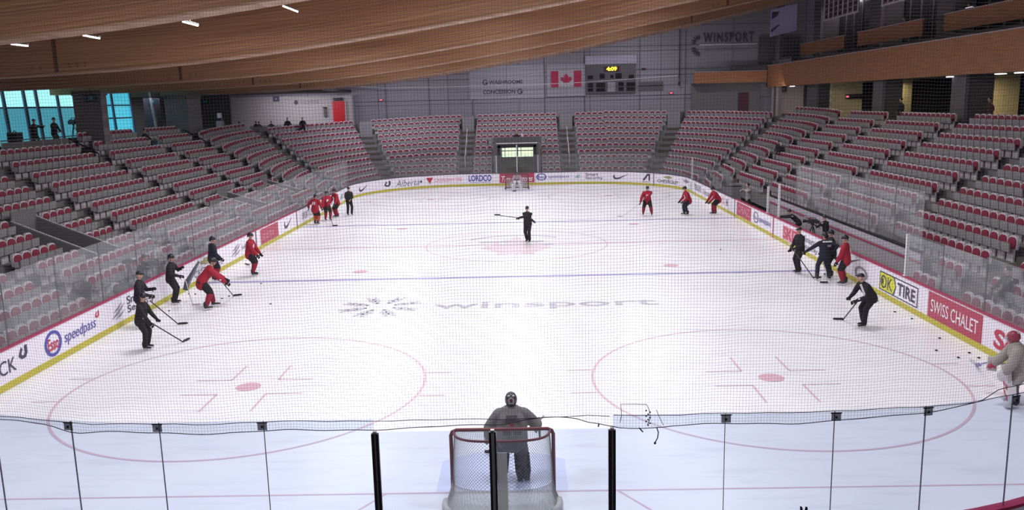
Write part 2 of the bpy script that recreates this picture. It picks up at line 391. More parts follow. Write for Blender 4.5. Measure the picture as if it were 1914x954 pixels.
SLASHES = [[(0.0, 0.1), (0.5, 0.25), (1.0, 0.85), (0.42, 0.42)], [(0.15, 0.45), (0.5, 0.55), (0.8, 0.95), (0.45, 0.7)], [(0.25, 0.0), (0.6, 0.05), (0.95, 0.35), (0.55, 0.18)]]
LEAF = [(0.5, 1.0), (0.60, 0.80), (0.70, 0.86), (0.66, 0.55), (0.80, 0.70), (0.84, 0.62), (1.0, 0.64), (0.94, 0.48), (1.0, 0.42), (0.73, 0.22), (0.76, 0.12),
        (0.52, 0.17), (0.52, 0.0), (0.48, 0.0), (0.48, 0.17), (0.24, 0.12), (0.27, 0.22), (0.0, 0.42), (0.06, 0.48), (0.0, 0.64), (0.16, 0.62), (0.20, 0.70), (0.34, 0.55), (0.30, 0.86), (0.40, 0.80)]
HOOK = [[(0.0, 0.3), (0.3, 0.0), (0.75, 0.0), (1.0, 0.35), (1.0, 1.0), (0.72, 1.0), (0.72, 0.4), (0.6, 0.25), (0.38, 0.25), (0.3, 0.45), (0.5, 0.75), (0.35, 0.95)]]

# ------------------------------------------------------------------ ice sheet and its painted markings
mb = MB(); ring = [rink(LS0+i*0.6, 0.0)[0] for i in range(int((2*(LS1-LS0)+2*STR+4*ARC)/0.6))]
n = len(ring); mb.add([(p.x, p.y, -0.03) for p in ring]+[(p.x, p.y, 0.0) for p in ring], [tuple(range(n-1, -1, -1)), tuple(range(n, 2*n))]+[(i, (i+1) % n, n+(i+1) % n, n+i) for i in range(n)])
ice = mb.build('ice_sheet', ICE, kind='structure')
def flat(polys, z, name, mat):
    mb = MB()
    for p in polys: mb.add([(x, y, z) for x, y in p], [tuple(range(len(p)))])
    return mb.build(name, mat, ice)
def rect(x0, y0, x1, y1): return [(x0, y0), (x1, y0), (x1, y1), (x0, y1)]
def annulus(cx, cy, r, w, n=96):
    o = []
    for i in range(n):
        a, b = 2*math.pi*i/n, 2*math.pi*(i+1)/n; r0, r1 = r-w, r
        o.append([(cx+r0*math.cos(a), cy+r0*math.sin(a)), (cx+r1*math.cos(a), cy+r1*math.sin(a)), (cx+r1*math.cos(b), cy+r1*math.sin(b)), (cx+r0*math.cos(b), cy+r0*math.sin(b))])
    return o
def disc(cx, cy, r, n=32): return [(cx+r*math.cos(2*math.pi*i/n), cy+r*math.sin(2*math.pi*i/n)) for i in range(n)]
GL = 54.25; MID = GL/2
for y in (0.0, GL):
    hw = 12.2
    flat([rect(-hw, y-0.025, hw, y+0.025)], 0.003, 'goal_line', ICE_RED)
flat([rect(-12.99, MID-0.11, 12.99, MID+0.11)], 0.003, 'centre_line', ICE_RED)
for y in (19.25, GL-19.25): flat([rect(-12.99, y-0.15, 12.99, y+0.15)], 0.003, 'blue_line', ICE_BLUE)
for sx in (-1, 1):
    for sy, fy in ((1, 6.1), (-1, GL-6.1)):
        cx = sx*6.7
        flat(annulus(cx, fy, 4.57, 0.07), 0.004, 'faceoff_circle', ICE_RED)
        flat([disc(cx, fy, 0.32)], 0.005, 'faceoff_dot', ICE_RED2)
        hm = []
        for a in (-1, 1):
            for q in (-1, 1):
                hm.append(rect(cx+q*0.62-0.03, fy+a*0.55, cx+q*0.62+0.03, fy+a*1.75) if a > 0 else rect(cx+q*0.62-0.03, fy-1.75, cx+q*0.62+0.03, fy-0.55))
                x0, x1 = sorted((cx+q*0.62, cx+q*1.55)); hm.append(rect(x0, fy+a*0.55-0.03, x1, fy+a*0.55+0.03))
                x0, x1 = sorted((cx+q*4.5, cx+q*5.15)); hm.append(rect(x0, fy+a*0.87-0.025, x1, fy+a*0.87+0.025))
        flat(hm, 0.0045, 'hash_marks', ICE_RED)
    for y in (19.25+1.68, GL-19.25-1.68): flat([disc(sx*6.7, y, 0.32)], 0.005, 'neutral_dot', ICE_RED2)
flat(annulus(0, MID, 4.57, 0.06), 0.004, 'centre_circle', ICE_RED)
# creases and trapezoids
for y, d in ((0, 1), (GL, -1)):
    cr = [(-1.22, y), (1.22, y), (1.22, y+d*1.37)]+[(1.83*math.sin(q), y+d*1.83*math.cos(q)) for q in [R_(a) for a in range(38, -39, -4)]]+[(-1.22, y+d*1.37)]
    flat([cr], 0.002, 'goal_crease', ICE_CREASE)
    for q in (-1, 1):
        flat([[(q*2.13-0.025, y), (q*2.13+0.025, y), (q*4.27+0.025, y-d*3.35), (q*4.27-0.025, y-d*3.35)]], 0.0035, 'trapezoid_line', ICE_RED)
# word mark and snow flake emblem inside the near blue line
vs, fs = text_geo('winsport', 0.012)
MB().add([(-2.85+7.95*u, 13.75+1.15*v, 0.006) for u, v in vs], fs).build('ice_lettering', ICE_GREY, ice)
polys = []
for k in range(8):
    a = R_(22.5+45*k)
    for j, (r0, r1) in enumerate(((0.5, 0.95), (0.8, 1.25), (1.1, 1.5))):
        for q in (-1, 1):
            p0 = (r0*math.cos(a), r0*math.sin(a)); b = a+q*0.42; L = 0.52-0.05*j
            p1 = (p0[0]+L*math.cos(b), p0[1]+L*math.sin(b)); nx, ny = -math.sin(b)*0.06, math.cos(b)*0.06
            polys.append([(-4.72+p0[0]+nx, 14.5+p0[1]+ny), (-4.72+p0[0]-nx, 14.5+p0[1]-ny), (-4.72+p1[0]-nx, 14.5+p1[1]-ny), (-4.72+p1[0]+nx, 14.5+p1[1]+ny)])
flat(polys, 0.006, 'ice_emblem', ICE_GREY)
flat([[(-1.75+3.5*u, MID-3.6+6.2*v) for u, v in LEAF]], 0.006, 'centre_emblem', M('ice_paint_faded', (0.74, 0.62, 0.68), 0.35, var=0.12, scale=1.2))
flat(annulus(0, MID, 3.0, 0.16, 64)[8:26]+[rect(-1.9, MID+0.7, 1.4, MID+1.0), rect(-1.2, MID-0.2, 1.9, MID+0.05)], 0.007, 'centre_emblem_band', ICE_GREY)

# ------------------------------------------------------------------ dasher boards
def board(s0, s1, label, cap=REDCAP, kick=True, group=None):
    s0 += 0.004; s1 -= 0.004
    o = strip(s0, s1, 0.0, 0.10, 0.0, 1.05).build('dasher_board', WHITE)
    tag(o, label, 'rink boards', group)
    if kick: strip(s0, s1, -0.012, 0.0, 0.02, 0.20).build('kick_plate', YELLOW, o)
    strip(s0, s1, -0.02, 0.13, 1.05, 1.10).build('cap_rail', cap, o)
    return o
def gpost(s, parent, col=DARKCAP):
    strip(s-0.05, s+0.05, -0.02, 0.0, 0.0, 1.06).build('gate_edge', col, parent)

b = board(-8.3, 7.55, 'near left corner rink boards with cut off lettering and a small dark hook mark')
rtext('CROSSBACK', 3.6, 6.6, 0.42, 0.80, LDARK, b, 0.0); rpoly(HOOK, 6.75, 7.15, 0.62, 0.95, LDARK, b)
b = board(7.55, 11.6, 'left rink boards with blue oval badge and blue speedpass lettering')
rpoly(ringpoly(), 7.95, 8.8, 0.24, 0.98, LBLUE, b); rtext('Esso', 8.1, 8.65, 0.42, 0.78, LRED, b, 0.02); rtext('speedpass', 8.95, 10.75, 0.35, 0.78, LBLUE, b, 0.0, 0.2)
rpoly(HOOK, 10.75, 11.0, 0.72, 0.92, LRED, b, 'tick')
b = board(11.6, 17.6, 'left rink boards with slash mark and dark security lettering behind the two dark coaches')
rpoly(SLASHES, 11.75, 12.7, 0.35, 0.85, LGREY, b); rtext('Smart', 12.85, 14.3, 0.64, 0.92, LDARK, b, 0.01); rtext('Security', 12.85, 14.9, 0.28, 0.60, LDARK, b, 0.01)
b = board(17.6, 22.4, 'left rink boards with gold bow tie badge and grey car maker lettering')
rpoly(BOWTIE, 19.3, 20.6, 0.66, 0.95, LGOLD, b); rtext('CHEVROLET', 18.6, 21.9, 0.30, 0.58, LGREY, b, 0.01)
b = board(22.4, 26.6, 'left rink boards with thin grey stripes behind the standing red skater')
rpoly(SLASHES, 22.9, 24.3, 0.35, 0.9, LGREY, b); rtext('Smart Security', 24.4, 26.2, 0.4, 0.7, LGREY, b, 0.0)
gpost(26.55, b)
b = board(26.6, 30.7, 'left rink boards with dark red advertising panel')
strip(27.3, 30.35, -0.012, 0.0, 0.22, 0.98).build('advert_panel', REDP, b); rtext('SCOTIA', 27.5, 29.4, 0.42, 0.72, LPINK, b, 0.0, 0.2, off=-0.018)
b = board(30.7, 34.2, 'left rink boards with one dark tick mark, just before the three red skaters')
rpoly(SWOOSH, 31.5, 33.1, 0.38, 0.88, LDARK, b); gpost(34.1, b)
b = board(34.2, 50.6, 'left rink boards behind the three red skaters up to the far left corner', DARKCAP)
rtext('SPORT CHEK', 35.3, 38.5, 0.4, 0.8, LGREY, b, 0.0); rtext('TELUS', 41, 43.5, 0.4, 0.75, LGREY, b, 0.0); rpoly(SLASHES, 45.5, 47.2, 0.35, 0.85, LGREY, b)
b = board(50.6, 58.65, 'far left corner boards with dark tick mark and dark script word', DARKCAP)
rpoly(SWOOSH, 51.3, 52.75, 0.35, 0.85, LDARK, b); rpoly(HOOK, 54.7, 55.4, 0.42, 0.88, LDARK, b)
rtext('Alberta', 55.95, 58.2, 0.32, 0.86, LDARK, b, -0.012, 0.35); rpoly([disc(0.5, 0.5, 0.5, 10)], 58.25, 58.45, 0.5, 0.7, LDARK, b, 'dot')
b = board(58.65, 65.05, 'far end boards with red triangle badge and tall blue lettering', DARKCAP)
rpoly([[(0, 1), (0.5, 0), (1, 1)], [(0.42, 0.0), (0.5, -0.12), (0.58, 0.0)]], 58.8, 59.45, 0.36, 0.88, LRED, b)
rtext('CANADIAN TIRE', 59.55, 61.95, 0.48, 0.80, LPINK, b, 0.02); rtext('LORDCO', 62.5, 64.5, 0.42, 0.96, LBLUE, b, 0.035); rtext('AUTO PARTS', 62.6, 64.4, 0.26, 0.35, LBLUE, b, 0.0)
b = board(65.05, 68.3, 'far end boards with red advertising panel behind the far goal', DARKCAP)
strip(65.2, 68.2, -0.012, 0.0, 0.24, 1.05).build('advert_panel', REDP, b)
rtext('Tim Hortons', 65.35, 68.05, 0.34, 0.82, LWHITE, b, 0.015, 0.25, off=-0.018)
b = board(68.3, 74.7, 'far end boards with blue oval badge and two line dark security lettering', DARKCAP)
rpoly(ringpoly(), 68.35, 69.25, 0.38, 0.98, LBLUE, b); rtext('Esso', 68.5, 69.1, 0.56, 0.80, LBLUE, b, 0.02); rtext('speedpass', 69.4, 71.2, 0.5, 0.82, LBLUE, b, 0.0, 0.2)
rpoly(SLASHES, 71.6, 72.3, 0.5, 0.88, LGREEN, b); rtext('Smart', 72.6, 73.7, 0.70, 0.95, LDARK, b, 0.01); rtext('Security', 72.6, 74.1, 0.36, 0.62, LDARK, b, 0.01)
b = board(74.7, 79.0, 'far right end boards with large dark tick mark and sloping letter badge', DARKCAP)
rpoly(SWOOSH, 75.0, 76.45, 0.42, 0.92, LDARK, b)
rpoly([[(0, 0), (0.62, 1.0), (1.0, 1.0), (1.0, 0.0), (0.8, 0.0), (0.8, 0.72), (0.7, 0.72), (0.28, 0.0)]], 77.75, 78.55, 0.42, 0.98, LDARK, b); rtext('ATHLETICS', 77.75, 78.55, 0.26, 0.34, LDARK, b, 0.0)
gpost(78.95, b, LGREY)
b = board(79.0, 82.6, 'far right corner boards with bow tie badge over dark car maker lettering', DARKCAP)
rpoly(BOWTIE, 80.1, 81.2, 0.68, 0.94, LGOLD, b); rtext('CHEVROLET', 79.35, 82.1, 0.34, 0.60, LDARK, b, 0.015)
b = board(82.6, 98.5, 'right rink boards behind the far red skaters, with faint grey badges', DARKCAP)
rpoly(BOWTIE, 83.0, 84.4, 0.6, 0.9, LGREY, b); rtext('I', 85.0, 85.2, 0.2, 0.8, LGREEN, b, 0.03); rtext('TELUS', 86.3, 88.8, 0.42, 0.85, LGREY, b, 0.02)
rtext('Smart', 89.5, 92, 0.4, 0.8, LGREY, b, 0.0); rtext('H', 96.3, 96.7, 0.4, 0.85, LDARK, b, 0.02); rtext('S', 95.2, 95.8, 0.4, 0.85, LPINK, b, 0.02); gpost(98.45, b)
b = board(98.5, 102.4, 'right rink boards with bright red panel beyond the team bench')
strip(98.95, 102.1, -0.012, 0.0, 0.22, 0.98).build('advert_panel', REDP, b); rtext('CRAZ', 99.2, 101.8, 0.42, 0.86, LPINK, b, 0.0, off=-0.018)
b = board(102.4, 106.35, 'right rink boards with grey ring badge and blue lettering, far end of the bench')
rpoly(ringpoly(), 102.6, 103.6, 0.30, 0.92, LGREY, b); rtext('Esso', 102.8, 103.4, 0.5, 0.72, LBLUE, b, 0.0); rtext('speedpass', 103.7, 105.9, 0.38, 0.78, LBLUE, b, 0.0, 0.2)
gpost(106.3, b, REDCAP)
b = board(106.35, 110.4, 'right rink boards with faded pink and red lettering, under the person leaning over')
strip(107.9, 110.4, -0.012, 0.0, 0.24, 0.90).build('advert_panel', LPINK, b); rtext('SKIT', 108.0, 110.3, 0.28, 0.86, LRED, b, 0.02, off=-0.018)
b = board(110.4, 118.6, 'right rink boards with dark curved badge behind the group of four skaters')
rtext('Smart', 111.0, 112.4, 0.6, 0.9, LGREY, b); rtext('Security', 111.0, 112.8, 0.26, 0.55, LGREY, b); rpoly(ringpoly(28, 0.16), 116.9, 118.1, 0.22, 0.72, LGREY, b); rpoly(SWOOSH, 115.6, 117.4, 0.6, 0.98, LDARK, b, 'tick')
b = board(118.6, 122.35, 'right rink boards with yellow and white tyre shop badge outlined in black')
rpoly([[(0, 0), (1, 0), (1, 1), (0, 1)]], 119.15, 122.05, 0.26, 0.92, LDARK, b, 'badge_outline', -0.012)
rpoly([[(0.02, 0.06), (0.38, 0.06), (0.44, 0.5), (0.38, 0.94), (0.02, 0.94)]], 119.15, 122.05, 0.26, 0.92, LYEL, b, 'badge_yellow', -0.016)
rpoly([[(0.42, 0.06), (0.985, 0.06), (0.985, 0.94), (0.42, 0.94), (0.47, 0.5)]], 119.15, 122.05, 0.26, 0.92, LWHITE, b, 'badge_white', -0.016)
rtext('OK', 119.27, 120.2, 0.36, 0.82, LDARK, b, 0.0, off=-0.022); rtext('TIRE', 120.6, 121.9, 0.38, 0.80, LDARK, b, 0.03, off=-0.022)
rpoly([[(0, 0), (1, 0), (1, 1), (0, 1)]], 119.37, 119.5, 0.5, 0.68, LDARK, b, 'badge_hole', -0.024)
b = board(122.35, 126.1, 'right rink boards with dark red restaurant panel in white capitals')
strip(122.75, 125.85, -0.012, 0.0, 0.20, 1.0).build('advert_panel', REDP, b)
rtext('SWISS CHALET', 122.95, 125.65, 0.40, 0.80, LWHITE, b, 0.005, off=-0.018)
b = board(126.1, 136.0, 'right rink boards with big red bank lettering beside the grey goalkeeper')
rtext('Scotiabank', 126.45, 131.5, 0.30, 0.84, LRED, b, 0.03)
b = board(136.0, 150.9, 'near end rink boards, only the red cap showing at the bottom right corner')

# ------------------------------------------------------------------ rink glass, pane by pane
def pane(s0, s1, z0, z1, mat, label, group, off=0.05, seam=None, th=0.012):
    g = 0.012
    o = strip(s0+g, s1-g, off, off+th, z0, z1, 0.75).build('shielding_glass', mat); tag(o, label, 'rink glass', group)
    if seam:
        p, nrm = rink(s0, off+th/2); t = Vector((-nrm.y, nrm.x, 0)); m = Matrix((t, nrm, Vector((0, 0, 1)))).transposed()
        MB().box((p.x, p.y, (z0+z1)/2), (seam, 0.02, z1-z0), m=m).build('seam', M('seam_grey', (0.10, 0.10, 0.115), 0.5), o)
    return o
for i in range(18):
    s0 = 4.0+2.5*i
    pane(s0, s0+2.5, 1.10, 2.98, GL_SIDE, 'clear tall pane of the shielding glass along the left boards', 'shielding glass along the left boards', seam=0.025)
for i in range(16):
    s0 = 49.07+2.3*i
    pane(s0, s0+2.3, 1.10, 2.6, GL_FAR, 'clear pane of the shielding glass around the far end boards', 'shielding glass around the far end', seam=0.02)
for i in range(5):
    s0 = 86.0+2.3*i
    pane(s0, s0+2.3, 1.10, 2.6, GL_FAR, 'clear pane of the shielding glass on the right boards beyond the bench', 'shielding glass beyond the bench', seam=0.02)
for i in range(5):
    s0 = 120.95+2.4*i
    pane(s0, s0+2.4, 1.10, 2.5+0.06*i, GL_SIDE, 'clear pane of the shielding glass on the right boards by the red restaurant panel', 'shielding glass on the near right boards', seam=0.03)
NS = [146.57-4.72-4.1, 146.57-4.72-2.75, 146.57-4.72-1.3, 146.57-4.72, 146.57-3.23, 146.57-1.68, 146.57-0.03, 146.57+1.6, 146.57+3.14, 146.57+4.6, 146.57+5.9, 146.57+7.25, 146.57+8.6]
NL = ['near end glass pane in the bottom right corner', 'near end glass pane second from the right edge', 'near end glass pane third from the right edge', 'near end glass pane fourth from the right edge',
      'near end glass pane just right of the right black post', 'near end glass pane between the middle and right black posts', 'near end glass pane between the left and middle black posts',
      'near end glass pane just left of the left black post', 'near end glass pane between the second and third seams left of the posts', 'near end glass pane third from the left edge',
      'near end glass pane second from the left edge', 'near end glass pane in the bottom left corner']
for i in range(len(NS)-1):
    mid = i in (5, 6)
    pane(NS[i], NS[i+1], 1.10, 2.79 if not mid else 2.60, GL_NEAR, NL[i], 'near end shielding glass', seam=None if i in (5, 6, 7) else 0.009, off=0.05)
for s, lab in ((NS[5], 'right black glass post left of the knotted netting'), (NS[6], 'middle black glass post standing in front of the near goal'), (NS[7], 'left black glass post on the near boards')):
    p, nrm = rink(s, 0.06); e = empty('glass_post', (p.x, p.y, 1.08), 0, lab, 'glass post', 'black posts of the near glass')
    MB().box((0, 0, 0.75), (0.10, 0.05, 1.50)).build('post', BLACKM, e)
    MB().box((0.004, -0.03, 0.75), (0.040 if 'middle' in lab else 0.02, 0.012, 1.48)).build('centre_strip', ALU if 'middle' in lab else GREYD, e)
    if 'middle' in lab: MB().box((0.125, 0.0, 0.60), (0.14, 0.012, 1.18)).build('pale_strip', glass_mat('pale_strip', (0.85, 0.85, 0.82), 0.0, 0.60, (0.85, 0.82, 0.78)), e)  # translucent beige strip just right of the middle post
    MB().box((0, 0, 1.515), (0.05, 0.05, 0.03)).build('post_cap', ALU, e)
for s, h, lab in ((120.95, 1.42, 'white upright post ending the glass beside the bench opening'), (85.2, 1.6, 'white upright glass post in the far right corner'), (106.9, 1.7, 'white upright post by the far end of the team bench'), (105.0, 1.4, 'shorter white post beyond the team bench')):
    p, nrm = rink(s, 0.07); e = empty('stanchion', (p.x, p.y, 1.08), 0, lab, 'post')
    MB().box((0, 0, h/2), (0.09, 0.09, h)).build('post', WMETAL, e); MB().box((0, 0, 0.02), (0.16, 0.16, 0.04)).build('foot_plate', WMETAL, e)
e = empty('stanchion', (-0.22, 57.68, 1.08), 0, 'thin pale pole rising in front of the far doorway', 'post')
MB().tube([(0, 0, 0), (0, 0, 2.4)], 0.045).build('post', WMETAL, e); MB().box((0, 0, 0.02), (0.16, 0.16, 0.04)).build('foot_plate', WMETAL, e)
for x in (-2.0, 1.6):
    e = empty('stanchion', (x, 57.72, 1.08), 0, 'pale metal upright at the '+('left' if x < 0 else 'right')+' edge of the far doorway', 'post')
    MB().box((0, 0, 0.75), (0.07, 0.07, 1.5)).build('post', WMETAL, e); MB().box((0, 0, 0.02), (0.14, 0.14, 0.04)).build('foot_plate', WMETAL, e)

# ------------------------------------------------------------------ seating bowl
NDL = [(-6, -14, -6, 180, 1), (47.5, -14, 47.5, 180, 1), (49.4, -14, 49.4, 140, 1.2), (50.6, -13.9, 50.6, 139, 1.2), (55, -13.5, 55, 125, 1.12), (58.7, -12.3, 58.7, 114, 1), (59.8, -11.15, 58.9, 113, 1), (63, -8, 58.9, 90, 1)]
ND = NDL+[(142-t, -x, y, 180-a, s) for t, x, y, a, s in reversed(NDL)]
def base(t):
    for i in range(len(ND)-1):
        if t <= ND[i+1][0] or i == len(ND)-2:
            a, b = ND[i], ND[i+1]; q = (t-a[0])/(b[0]-a[0])
            ph = R_(a[3]+(b[3]-a[3])*q); st = a[4]+(b[4]-a[4])*q
            return Vector((a[1]+(b[1]-a[1])*q, a[2]+(b[2]-a[2])*q, 0)), Vector((math.cos(ph), math.sin(ph), 0))*st, math.degrees(ph)
ZL = [1.06, 1.36, 1.64, 1.92, 2.20, 2.61, 3.07, 3.54, 4.00, 4.45, 4.95, 5.47, 5.98]
def zrow(t, k):
    """height of the seat-back tops in row k"""
    ph = base(t)[2]
    if ph >= 90:
        q = (ph-90)/90; zl = ZL[min(k, 12)] if k >= 0 else ZL[0]; return zl*q+(1.37+0.462*k)*(1-q)
    else: q = (90-ph)/90; z0, r = 0.96*q+1.37*(1-q), 0.452*q+0.472*(1-q)
    return z0+r*k
def bp(t, k, f=0.0):
    p, nrm, ph = base(t); return p+nrm*(0.85*(k+f)), nrm
AISLES = [(12.7, 14.0), (21.4, 22.8), (30.4, 31.8), (38.8, 40.0), (45.6, 47.0), (49.4, 50.6), (58.75, 59.75), (65.55, 66.65), (74.85, 76.05), (82.25, 83.25), (91.4, 92.6), (95.0, 96.3), (102.9, 104.3), (111.3, 112.6), (120.4, 121.8), (129.2, 130.5)]
SECT = []
lo = 6.0
for a in AISLES: SECT.append((lo, a[0])); lo = a[1]
SECT.append((lo, 136.0))
def nrows(t): return 11 if 50 < t < 92 else 12
def tline(t0, t1, step=1.2):
    n = max(1, int(math.ceil((t1-t0)/step))); return [t0+(t1-t0)*i/n for i in range(n+1)]
PORTALS = [(17.4, 19.05, 3, 6), (34.4, 36.2, 2, 4), (42.6, 44.2, 2, 4), (69.0, 72.6, 0, 4)]     # t0, t1, first row, last row
def in_portal(t, k, pad=0.28): return any(a-pad < t < b+pad and k0 <= k <= k1 for a, b, k0, k1 in PORTALS)
def no_bench(t, k): return 95.5 < t < 127.6 and k < 2

def terrace(t0, t1, name):
    mb = MB(); ts = sorted(set(tline(t0, t1))|{n_[0] for n_ in ND if t0 < n_[0] < t1}); K = 12
    for i in range(len(ts)-1):
        ta, tb = ts[i], ts[i+1]; tm = (ta+tb)/2
        for k in range(K):
            if no_bench(tm, k): continue
            if any(a <= tm <= b and k0 <= k <= k1 for a, b, k0, k1 in PORTALS): continue
            z = [zrow(ta, k)-0.85, zrow(tb, k)-0.85]
            pa0, pa1, pb0, pb1 = bp(ta, k, -0.42)[0], bp(ta, k, 0.43)[0], bp(tb, k, -0.42)[0], bp(tb, k, 0.43)[0]
            zb = max(-0.05, min(z)-0.75)
            mb.hexa([(pa0.x, pa0.y, zb), (pb0.x, pb0.y, zb), (pb1.x, pb1.y, zb), (pa1.x, pa1.y, zb), (pa0.x, pa0.y, z[0]), (pb0.x, pb0.y, z[1]), (pb1.x, pb1.y, z[1]), (pa1.x, pa1.y, z[0])])
    return struct(name, mb, CONC)
# portals break the terrace at their exact edges
def cuts(a, b):
    c = sorted({a, b}|{q for p in PORTALS for q in p[:2] if a < q < b}|{q for q in (95.5, 127.6) if a < q < b}); return list(zip(c, c[1:]))
for i, (a, b) in enumerate(cuts(-3, 55)): terrace(a, b, 'floor_left_terrace')
for i, (a, b) in enumerate(cuts(55, 87)): terrace(a, b, 'floor_far_terrace')
for i, (a, b) in enumerate(cuts(87, 145)): terrace(a, b, 'floor_right_terrace')

# stairs in the aisles: half-height steps, brown, with a pale rail where the photo shows one
AL = ['left stand stairway closest to the camera', 'second left stand stairway', 'third left stand stairway', 'fourth left stand stairway', 'fifth left stand stairway', 'stairway curving round the far left corner', 'dark stairway left of the far end',
      'dark stairway just left of the far doorway', 'dark stairway just right of the far doorway', 'dark stairway right of the far end', 'stairway curving round the far right corner', 'right stand stairway nearest the far corner', 'right stand stairway above the team bench far end',
      'right stand stairway above the team bench', 'right stand stairway next to the near bench glass', 'right stand stairway closest to the camera']
for (a, b), lab in zip(AISLES, AL):
    tm = (a+b)/2; e = empty('aisle_stairs', (0, 0, 0), 0, 'brown concrete '+lab+' with half height steps', 'stairs', 'aisle stairs')
    mb = MB(); kk = nrows(tm)
    for k in range(kk):
        if no_bench(tm, k): continue
        dz = zrow(tm, k+1)-zrow(tm, k); z = zrow(tm, k)-0.85
        for f, zz in ((-0.42, z+0.012), (0.02, z+dz*0.5)):
            q = [bp(a+0.03, k, f)[0], bp(b-0.03, k, f)[0], bp(b-0.03, k, f+0.44)[0], bp(a+0.03, k, f+0.44)[0]]
            mb.hexa([(p.x, p.y, zz-0.26 if f > 0 else zz-0.02) for p in q]+[(p.x, p.y, zz) for p in q])
    mb.build('treads', BRSTEP, e)
    if 57 < tm < 85:
        q = [bp(a, 8, 0.4)[0], bp(b, 8, 0.4)[0], bp(b, 10, 0.45)[0], bp(a, 10, 0.45)[0]]
        MB().hexa([(p.x, p.y, zrow(tm, 8)-0.8) for p in q]+[(p.x, p.y, zrow(tm, 10)-0.1) for p in q]).build('head_wall', M('head_wall_grey', (0.20, 0.19, 0.205), 0.7), e)
    if 60 < tm < 82:      # centre handrail
        ks = list(range(2, 8 if 57 < tm < 85 else kk-1)); pts = [(*bp(tm, k)[0][:2], zrow(tm, k)+0.12) for k in ks]
        r = MB().tube(pts, 0.022, 6)
        for k in ks[::2]: p = bp(tm, k)[0]; r.tube([(p.x, p.y, zrow(tm, k)-0.84), (p.x, p.y, zrow(tm, k)+0.12)], 0.018, 6)
        r.build('handrail', WMETAL if 60 < tm < 82 else ALU, e)

# ------------------------------------------------------------------ stadium seats
def seat_geo():
    """three parts, facing -y (towards the ice); origin on the tread, seat back top at z = .85"""
    w = 0.262
    prof = [(-w, 0.42), (w, 0.42), (w, 0.66), (w*0.93, 0.75), (w*0.74, 0.82), (w*0.40, 0.865), (-w*0.40, 0.865), (-w*0.74, 0.82), (-w*0.93, 0.75), (-w, 0.66)]
    w0 = w
    back = MB().prism(prof, (0, 0.0, 0), (1, 0, 0), (0, 0.08, 1), (0, 0.085, 0))
    back.box((-w+0.0, -0.05, 0.50), (0.022, 0.16, 0.20)).box((0, 0.03, 0.21), (0.40, 0.05, 0.42))
    p2 = [(x*0.84, 0.44+(z-0.42)*0.82) for x, z in prof]
    pad = MB().prism(p2, (0, 0.0, 0), (1, 0, 0), (0, 0.08, 1), (0, -0.035, 0))
    pan = MB()
    q = [(-w*0.93, 0.34), (w*0.93, 0.34), (w*0.95, 0.58), (w*0.85, 0.645), (-w*0.85, 0.645), (-w*0.95, 0.58)]
    pan.prism(q, (0, -0.10, 0), (1, 0, 0), (0, -0.10, 1), (0, -0.045, 0))
    cush = MB().prism([(x*0.9, z*0.97+0.018) for x, z in q], (0, -0.06, 0), (1, 0, 0), (0, -0.10, 1), (0, -0.038, 0))
    return back, pad, pan, cush
sb, sp_, sn, scs = seat_geo()
me_back, me_pad, me_pan, me_cush = sb.mesh('backrest', SEATG), sp_.mesh('back_pad', SEATR), sn.mesh('seat_pan', SEATU), scs.mesh('seat_cushion', SEATR)
SEATPAN2 = SEATU
seats = []
for si, (a, b) in enumerate(SECT):
    K = nrows((a+b)/2)
    rows = list(range(K)) + ([12] if 31 < (a+b)/2 < 46 else [])
    for k in rows:
        ts = tline(a+0.12, b-0.12, 0.15); pts = [bp(t, k)[0] for t in ts]
        acc = [0.0]
        for i in range(1, len(pts)): acc.append(acc[-1]+(pts[i]-pts[i-1]).length)
        n = int(acc[-1]/0.55); off = (acc[-1]-n*0.55)/2
        for j in range(n):
            d = off+0.55*(j+0.5); i = max(1, next(i for i in range(1, len(acc)) if acc[i] >= d))
            t = ts[i-1]+(ts[i]-ts[i-1])*(d-acc[i-1])/max(1e-6, acc[i]-acc[i-1])
            if in_portal(t, k) or no_bench(t, k): continue
            p, nrm = bp(t, k, 0.05)
            if k == 0 and 14.9 < t < 19.2: continue
            # a few rows stop short by the far doorway and platforms
            if 67.9 < t < 73.6 and k in (5,): continue
            tg = (pts[i]-pts[i-1]).normalized(); fn = Vector((-tg.y, tg.x, 0)); seats.append((si, k, t, p, fn, zrow(t, k)-0.85))
def in_view(p, z):
    d = Vector((p.x, p.y, z+0.6))-CP; zz = d.dot(F)
    if zz < 1: return False
    u, v = d.dot(Rv)/zz*FPX+957, 477-d.dot(Uv)/zz*FPX
    return -12 < u < 1926 and -12 < v < 966
vis = [s for s in seats if in_view(s[3], s[5])]
vis.sort(key=lambda s: (Vector((s[3].x, s[3].y, s[5]+.6))-CP).length)
near, rest = vis[:300], vis[300:]
ORD = ['first', 'second', 'third', 'fourth', 'fifth', 'sixth', 'seventh', 'eighth', 'ninth', 'tenth', 'eleventh', 'twelfth', 'thirteenth']
SN = {0: 'left block nearest the camera', 1: 'left block beyond first stairway', 2: 'left block beyond second stairway', 3: 'left block beyond third stairway',
      16: 'right block nearest the camera', 15: 'right block below the upper balcony edge', 14: 'right block above near bench glass', 13: 'right block above the team bench'}
for si, k, t, p, nrm, z in near:
    rz = math.atan2(nrm.y, nrm.x)-math.pi/2
    e = empty('stadium_seat', (p.x, p.y, z), rz, 'folded grey red seat, %s row, %s' % (ORD[k], SN.get(si, 'stand')), 'stadium seat', 'seats of the %s row in the %s' % (ORD[k], SN.get(si, 'stand')))
    for nm, me in (('backrest', me_back), ('back_pad', me_pad), ('seat_pan', me_pan), ('seat_cushion', me_cush)):
        c = bpy.data.objects.new(nm, me); C.objects.link(c); c.parent = e
mbig = {SEATG: MB(), SEATR: MB(), SEATU: MB()}
